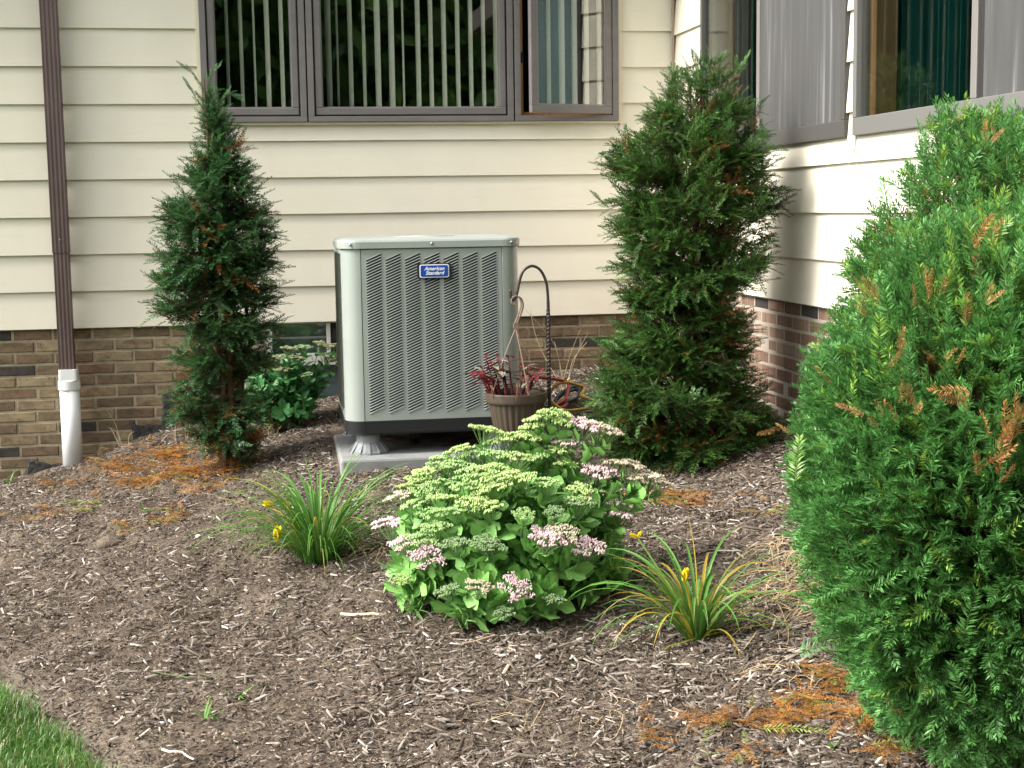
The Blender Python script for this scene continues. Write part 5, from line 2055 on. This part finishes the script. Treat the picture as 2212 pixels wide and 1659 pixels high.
def drift(centers, name, label, seed):
    r = np.random.default_rng(seed)
    P_, D, S, C_ = [], [], [], []
    for (u, v, ru, rv, n, gfrac) in centers:
        for i in range(int(n * 1.35)):
            a_ = r.uniform(0, 6.28); q_ = min(1.7, abs(r.normal(0, .62)))
            p = on_ground(u + ru * q_ * math.cos(a_), v + rv * q_ * math.sin(a_))
            if p[0] > SIDE - .04 or p[1] > WALL - .04:
                continue
            p[2] = float(rough_ground(np.array([p[0]]), np.array([p[1]]))[0]) + r.uniform(.006, .030)
            P_.append(p)
            az = r.uniform(0, 6.28)
            D.append((math.cos(az), math.sin(az), r.normal(0, .12)))
            S.append(r.uniform(.05, .11))
            c = np.array([0.33, 0.145, 0.034]) * r.uniform(.45, 1.25)
            if r.random() < gfrac:
                c = np.array([0.22, 0.26, 0.06]) * r.uniform(.7, 1.2)
            C_.append(np.concatenate([c, c * .55]))
    P_, D, S, C_ = map(np.array, (P_, D, S, C_))
    V, Qd, cl = scatter(CL_T, P_, frames(D, np.array([[0, 0, 1.0]]) + r.normal(0, .3, (len(P_), 3))), S, C_)
    o_ = np_mesh(name, V, Qd, m_litter, None, cl)
    tag(o_, label, 'clippings', kind='stuff')


drift([(370, 985, 80, 28, 210, .04), (260, 1012, 90, 22, 110, .08), (400, 1032, 90, 20, 160, .06), (300, 1045, 120, 16, 110, .1), (110, 1050, 60, 14, 26, .1), (370, 1120, 45, 22, 45, .1), (260, 1155, 60, 10, 16, .5),
       (190, 1100, 40, 16, 18, .7), (120, 1120, 40, 20, 16, .1), (480, 1010, 60, 20, 40, .1), (450, 1060, 50, 20, 24, .1), (60, 1130, 50, 14, 12, .1)],
      'yew_clippings', 'orange dried yew clippings strewn below the narrow yew', 61)
drift([(1800, 1480, 70, 35, 70, .06), (1740, 1520, 60, 30, 40, .1), (1560, 1575, 70, 16, 34, .15), (1700, 1560, 100, 22, 55, .12), (1850, 1560, 90, 22, 45, .15), (1960, 1570, 60, 24, 36, .1), (1400, 1600, 22, 50, 14, .1),
       (1930, 1625, 60, 20, 26, .2), (1600, 1640, 60, 16, 14, .2), (1450, 1080, 90, 18, 70, .12), (1480, 1100, 60, 14, 30, .1), (1660, 1120, 50, 12, 12, .4), (1640, 935, 50, 18, 36, 0)],
      'yew_clippings', 'orange dried yew clippings strewn below the big front yew shrub', 62)

# a few separate clippings that can be picked out
for i, (u, v, az, s_, c, lab) in enumerate([(1645, 1590, -0.5, .17, (0.26, 0.32, 0.07), 'yellow-green yew clipping lying among orange ones near the front'),
                                            (1880, 1625, -0.35, .17, (0.22, 0.27, 0.07), 'olive yew clipping lying at the foot of the big shrub'),
                                            (320, 1140, 0.15, .16, (0.26, 0.24, 0.05), 'long olive yew clipping on the mulch left of the daylily')]):
    p = on_ground(u, v); p[2] += 0.02
    V, Qd, cl = scatter([CL_T[0]], np.array([p]), frames(np.array([[math.cos(az), math.sin(az), 0.05]]), np.array([[0, -.3, 1.0]])), np.array([s_]), np.array([np.concatenate([c, np.array(c) * .6])]))
    o_ = np_mesh('yew_clipping', V, Qd, m_litter, None, cl)
    tag(o_, lab, 'clipping')

# dry straw beside the big shrub and fine dead stems everywhere
V, Qd, C_ = [], [], []


def straw(p, az, L_, w_, c, curl, rise=0.3):
    b_ = len(V)
    n = 6
    el = rise
    q = np.array(p, float)
    for i in range(n):
        t = i / (n - 1)
        side = np.array([-math.sin(az), math.cos(az), 0])
        ww = w_ * (1 - .6 * t)
        V.extend([q + side * ww / 2, q - side * ww / 2 + np.array([0, 0, ww * .3])])
        C_.extend([c, c])
        q = q + np.array([math.cos(az) * math.cos(el), math.sin(az) * math.cos(el), math.sin(el)]) * L_ / (n - 1)
        q[2] = max(q[2], gz(q[0], q[1]) + .012)
        az += curl
        el -= 0.22
    for i in range(n - 1):
        Qd.append((b_ + 2 * i, b_ + 2 * i + 1, b_ + 2 * i + 3, b_ + 2 * i + 2))


for (u, v, ru, rv, n) in ((1760, 1250, 90, 60, 190), (1820, 1320, 70, 50, 110), (1700, 1200, 60, 30, 60), (1640, 1330, 100, 50, 50), (800, 1195, 40, 12, 40), (1760, 1460, 90, 40, 40), (1230, 1550, 160, 40, 40)):
    for i in range(n):
        a_ = r_.uniform(0, 6.28); q_ = math.sqrt(r_.random())
        p = on_ground(u + ru * q_ * math.cos(a_), v + rv * q_ * math.sin(a_)); p[2] += r_.uniform(.012, .03)
        c = np.array([0.42, 0.31, 0.17]) * r_.uniform(.55, 1.25)
        straw(p, r_.uniform(0, 6.28), r_.uniform(.06, .22), r_.uniform(.0016, .0032), c, r_.normal(0, .22), r_.uniform(0, .35))
for i in range(9000):
    x, y = r_.uniform(-1.4, 2.2), r_.uniform(3.2, 8.1)
    if lawn_side(x, y) > -.12:
        continue
    c = np.array([0.24, 0.185, 0.13]) * r_.uniform(.3, 1.3)
    straw((x, y, gz(x, y) + r_.uniform(.012, .025)), r_.uniform(0, 6.28), r_.uniform(.02, .07), r_.uniform(.0010, .0020), c, r_.normal(0, .2), r_.uniform(-.1, .2))
o = np_mesh('dry_grass', np.array(V), np.array(Qd), m_litter, None, np.array(C_))
tag(o, 'straw coloured dry grass blades lying on the mulch', 'dry grass', kind='stuff')


# pale sticks one can single out
def stick(u0, v0, u1, v1, r0, c, lab):
    a_, b_ = on_ground(u0, v0), on_ground(u1, v1)
    n = 6
    pts = []
    for i in range(n):
        t = i / (n - 1)
        q = a_ + (b_ - a_) * t + r_.normal(0, .0025, 3)
        q[2] = float(rough_ground(np.array([q[0]]), np.array([q[1]]))[0]) * .3 + q[2] * .7 + r0 + .006
        pts.append(q)
    o_ = MB().tube(pts, [r0 * (1 - .35 * i / n) for i in range(n)], 6).build('stick', mat('stick_wood', c, .85), None)
    tag(o_, lab, 'stick', 'pale sticks on the mulch')


stick(738, 1333, 818, 1336, .006, (0.52, 0.40, 0.30), 'pale horizontal stick left below the big stonecrop')
stick(1068, 1490, 1118, 1422, .0065, (0.50, 0.39, 0.27), 'pale slanting stick straight below the big stonecrop')
stick(1100, 1408, 1130, 1428, .0045, (0.42, 0.32, 0.24), 'short pale twig at the top end of the slanting stick')
stick(1000, 1395, 1070, 1378, .0040, (0.36, 0.26, 0.18), 'thin bent brown twig just under the big stonecrop')
stick(320, 1060 - 2, 372, 1000 + 2, .004, (0.36, 0.29, 0.22), 'grey twig among the orange clippings')
stick(258, 990, 290, 960, .003, (0.42, 0.35, 0.27), 'thin dry twig beside the white drain pipe')
stick(1555, 1620 - 25, 1585, 1550 + 20, .003, (0.30, 0.14, 0.05), 'thin rusty twig near the front yew clipping')
stick(350, 2255 * .72, 420, 2290 * .72, .004, (0.48, 0.42, 0.34), 'bleached stick near the lawn corner')


# stone-pale chips that stand out
def flat_stone(u, v, s_, c, lab):
    p = on_ground(u, v)
    p[2] = float(rough_ground(np.array([p[0]]), np.array([p[1]]))[0]) + .006
    n = 9
    ring = [(p[0] + s_ * math.cos(i * 6.283 / n) * r_.uniform(.7, 1.1), p[1] + s_ * .7 * math.sin(i * 6.283 / n) * r_.uniform(.7, 1.1)) for i in range(n)]
    sec = [[(x, y, p[2] - .004) for x, y in ring], [(p[0] + (x - p[0]) * 1.05, p[1] + (y - p[1]) * 1.05, p[2] + s_ * .2) for x, y in ring], [(p[0] + (x - p[0]) * .7, p[1] + (y - p[1]) * .7, p[2] + s_ * .42) for x, y in ring]]
    o_ = loft(sec, 'stone', mat('stone', c, .8), None)
    tag(o_, lab, 'stone', 'pale stones on the mulch')


flat_stone(1165, 1447 - 50 + 40, .012, (.7, .68, .66), 'small white stone left of the slanting stick')
flat_stone(348, 1563, .011, (.6, .57, .52), 'white wood flake among the chips at lower left')
flat_stone(598, 1078 + 80 + 455, .012, (.34, .27, .2), 'small tan stone near the bottom left')
flat_stone(428, 1165, .014, (.62, .58, .55), 'white flake on the mulch left of the daylily')
flat_stone(640, 1190, .016, (.19, .15, .115), 'flat brown stone at the left of the daylily')


# lawn corner
def grass(n):
    t = r_.random(n)
    d = r_.random(n) ** 1.2 * 1.1
    along = gA[None, :2] + (gB - gA)[None, :2] * (t[:, None] * 3.0 - 1.0)
    xy = along + edge_n[None] * (d[:, None] - .012) + r_.normal(0, .018, (n, 2)) - edge_n[None] * (0.03 * vnoise(t * 60, 1.5))[:, None]
    x, y = xy[:, 0], xy[:, 1]
    z = rough_ground(x, y)
    az = r_.uniform(0, 6.28, n)
    L_ = r_.uniform(.028, .068, n) * (0.9 + .35 * vnoise(x * 9, y * 9, 2.2))
    w_ = r_.uniform(.0018, .0034, n)
    lean = r_.uniform(.1, .9, n)
    dx, dy = np.cos(az), np.sin(az)
    sx, sy = -dy, dx
    p0 = np.stack([x, y, z], 1)
    m = p0 + np.stack([dx * L_ * lean * .35, dy * L_ * lean * .35, L_ * .62], 1)
    e = p0 + np.stack([dx * L_ * lean, dy * L_ * lean, L_ * (1.0 - .35 * lean)], 1)
    s_ = np.stack([sx * w_, sy * w_, np.zeros(n)], 1) / 2
    V = np.stack([p0 - s_, p0 + s_, m + s_ * .9, m - s_ * .9, e + s_ * .15, e - s_ * .15], 1)
    q = np.array([(0, 1, 2, 3), (3, 2, 4, 5)])[None] + (np.arange(n) * 6)[:, None, None]
    c = np.array([0.055, 0.15, 0.022]) + (np.array([0.13, 0.25, 0.05]) - np.array([0.055, 0.15, 0.022])) * r_.random((n, 1))
    c = c * (0.85 + 0.35 * vnoise(x * 7, y * 7, 4.4))[:, None]
    dry = r_.random(n) < .09
    c[dry] = (.32, .27, .13)
    return V.reshape(-1, 3), q.reshape(-1, 4), np.repeat(c, 6, 0)


V, Qd, cl = grass(34000)
o = np_mesh('grass', V, Qd, m_blade, None, cl)
tag(o, 'green lawn grass in the lower left corner', 'grass', kind='stuff')


# little weeds in the mulch
def weed(u, v, n, L_, lab, seed, c=(0.11, 0.25, 0.04)):
    r = np.random.default_rng(seed)
    p = on_ground(u, v)
    th = thing('weed', lab, 'weed', tuple(p), 'weeds sprouting in the mulch')
    for i in range(n):
        az = r.uniform(0, 6.28)
        pts = arch(p + np.array([r.normal(0, .012), r.normal(0, .012), .0]), az, L_ * r.uniform(.6, 1.2), r.uniform(.4, 1.3), 9.0, 7)
        blade(th, pts, .007 * r.uniform(.7, 1.3), np.array(c) * r.uniform(.8, 1.2), np.array(c) * 1.3)


weed(448, 2165 * .72, 10, .075, 'bright green grassy weed near the lower left corner', 71)
weed(515, 1510, 4, .06, 'small grassy weed behind the lower left weed', 72)
weed(15, 1045, 7, .12, 'grassy weed at the far left by the brick', 73)
weed(1795, 1630, 6, .05, 'small weed at the bottom right under the shrub', 74)
weed(1170, 1375, 5, .035, 'tiny weed at the foot of the big stonecrop', 75)
weed(310, 1105, 4, .07, 'thin sprout beside the olive clipping', 76)
p = on_ground(330, 1470)
o_ = blade(None, smooth_path([Vector(on_ground(325, 1463)) + Vector((0, 0, .02)), Vector(on_ground(400, 1476)) + Vector((0, 0, .02)), Vector(on_ground(478, 1475)) + Vector((0, 0, .02))], 4), .006, (.10, .20, .05), (.16, .24, .07))
o_.name = 'grass_blade'
tag(o_, 'single long grass blade lying flat on the mulch', 'grass blade')


# dry stalks and dead growth at the foot of the narrow yew and beside the pipe
def dry_plant(u, v, n, h, lab, seed, leaves=0):
    r = np.random.default_rng(seed)
    p = on_ground(u, v)
    th = thing('dry_plant', lab, 'dead plant', tuple(p))
    mb = MB()
    Vs, Qs, Cs = [], [], []
    for i in range(n):
        az = r.uniform(0, 6.28); L_ = h * r.uniform(.5, 1.1)
        s0 = p + np.array([r.normal(0, .02), r.normal(0, .02), -.01])
        e = s0 + np.array([math.cos(az) * L_ * .45, math.sin(az) * L_ * .3, L_])
        md = (s0 + e) / 2 + np.array([r.normal(0, .02), r.normal(0, .02), .03])
        pts = smooth_path([Vector(s0), Vector(md), Vector(e)], 4)
        mb.tube(pts, [.0024 - .0016 * j / len(pts) for j in range(len(pts))], 4)
        for k_ in range(leaves):
            q = np.array(pts[r.integers(2, len(pts))])
            a_ = r.uniform(0, 6.28)
            d = np.array([math.cos(a_), math.sin(a_), r.uniform(-.8, .3)]); sd_ = np.cross(d, [0, .3, 1]); sd_ /= np.linalg.norm(sd_)
            s_ = r.uniform(.018, .04)
            b_ = len(Vs)
            Vs += [q, q + d * s_ * .5 + sd_ * s_ * .3, q + d * s_, q + d * s_ * .5 - sd_ * s_ * .3]
            Qs.append((b_, b_ + 1, b_ + 2, b_ + 3))
            cc_ = np.array([.36, .27, .12]) * r.uniform(.4, 1.2) if r.random() < .75 else np.array([.12, .18, .04])
            Cs += [cc_] * 4
    mb.build('stem', mat('dry_stalk', (.34, .27, .17), .85), th)
    if Vs:
        tag(np_mesh('leaf', np.array(Vs), np.array(Qs), m_litter, th, np.array(Cs)), kind='stuff')


dry_plant(262, 968, 5, .20, 'thin dry stalks by the brick right of the drain pipe', 81)
dry_plant(395, 950, 5, .16, 'dry stalks leaning at the tar patch', 82)
dry_plant(500, 1010, 26, .20, 'withered tan weed clump at the foot of the narrow yew', 83, 14)
dry_plant(585, 935, 16, .22, 'browning weed tangle between the narrow yew and the stonecrop', 84, 12)
dry_plant(1225, 845, 6, .42, 'thin dry weed stalks against the brick behind the hook', 85, 2)
dry_plant(10, 1020, 5, .16, 'rust brown dead weed at the far left edge', 86, 8)


# dark clods
def clod(u, v, s_, lab, seed):
    r = np.random.default_rng(seed)
    p = on_ground(u, v)
    mb = MB()
    sec = []
    for i in range(6):
        ph = -.6 + i * (math.pi / 2 + .5) / 5
        sec.append([(p[0] + s_ * 1.3 * max(.02, math.cos(ph)) * math.cos(a_) * r.uniform(.8, 1.15), p[1] + s_ * max(.02, math.cos(ph)) * math.sin(a_) * r.uniform(.8, 1.15), p[2] + s_ * .75 * math.sin(ph) * r.uniform(.85, 1.1)) for a_ in np.linspace(0, 6.283, 14)[:-1]])
    o_ = loft(sec, 'soil_clod', m_mulch, None)
    for f in o_.data.polygons:
        f.use_smooth = True
    tag(o_, lab, 'soil clod', 'clods of soil')


clod(818, 1080, .055, 'dark soil clod between the daylily and the big stonecrop', 91)
clod(455, 1012 + 290, .03, 'low soil clod in the middle of the left bed', 92)
clod(240, 1270 - 95, .05, 'dark soil clod in the left part of the bed', 93)

# ------------------------------------------------------------------ trees across the lawn, behind the viewer (seen in the glass)


def far_tree(x, y, h, rad, lab, seed):
    r = np.random.default_rng(seed)
    th = thing('tree', lab, 'tree', (x, y, 0), 'trees across the lawn behind the viewer')
    n = 7000
    d = r.normal(0, 1, (n, 3)); d /= np.linalg.norm(d, axis=1, keepdims=True)
    rr = r.random(n) ** .4
    lump = 1 + .3 * vnoise(d[:, 0] * 2 + seed, d[:, 1] * 2, d[:, 2] * 2)
    P_ = np.stack([x + d[:, 0] * rad * rr * lump, y + d[:, 1] * rad * rr * lump, h * .56 + d[:, 2] * h * .44 * rr * lump], 1)
    a_ = r.normal(0, 1, (n, 3)); b_ = r.normal(0, 1, (n, 3))
    a_ /= np.linalg.norm(a_, axis=1, keepdims=True); b_ = np.cross(a_, b_); b_ /= np.linalg.norm(b_, axis=1, keepdims=True)
    s_ = r.uniform(.16, .38, (n, 1))
    V = np.stack([P_ - a_ * s_, P_ - b_ * s_ * .5, P_ + a_ * s_, P_ + b_ * s_ * .5], 1).reshape(-1, 3)
    Qd = np.arange(n * 4).reshape(-1, 4)
    c = np.array([.03, .08, .02]) + np.array([.10, .19, .04]) * r.random((n, 1))
    np_mesh('crown', V, Qd, m_needle, th, np.repeat(c, 4, 0))
    MB().tube([(x, y, -.1), (x + .05, y, h * .3), (x, y, h * .75)], [rad * .09, rad * .07, rad * .03], 8).build('trunk', m_twig, th)


for i, (x, y, h, rad) in enumerate([(-7.5, -9, 8.5, 3.2), (-2.2, -10.5, 9.5, 3.4), (3.0, -9.5, 8.0, 3.0), (8.0, -9, 9.0, 3.3), (12.5, -6, 8.0, 3.0)]):
    far_tree(x, y, h, rad, ['squat leafy tree across the lawn', 'tallest leafy tree across the lawn', 'leafy tree straight across the lawn', 'broad leafy tree across the lawn', 'small leafy tree beyond the lawn'][i], 100 + i)
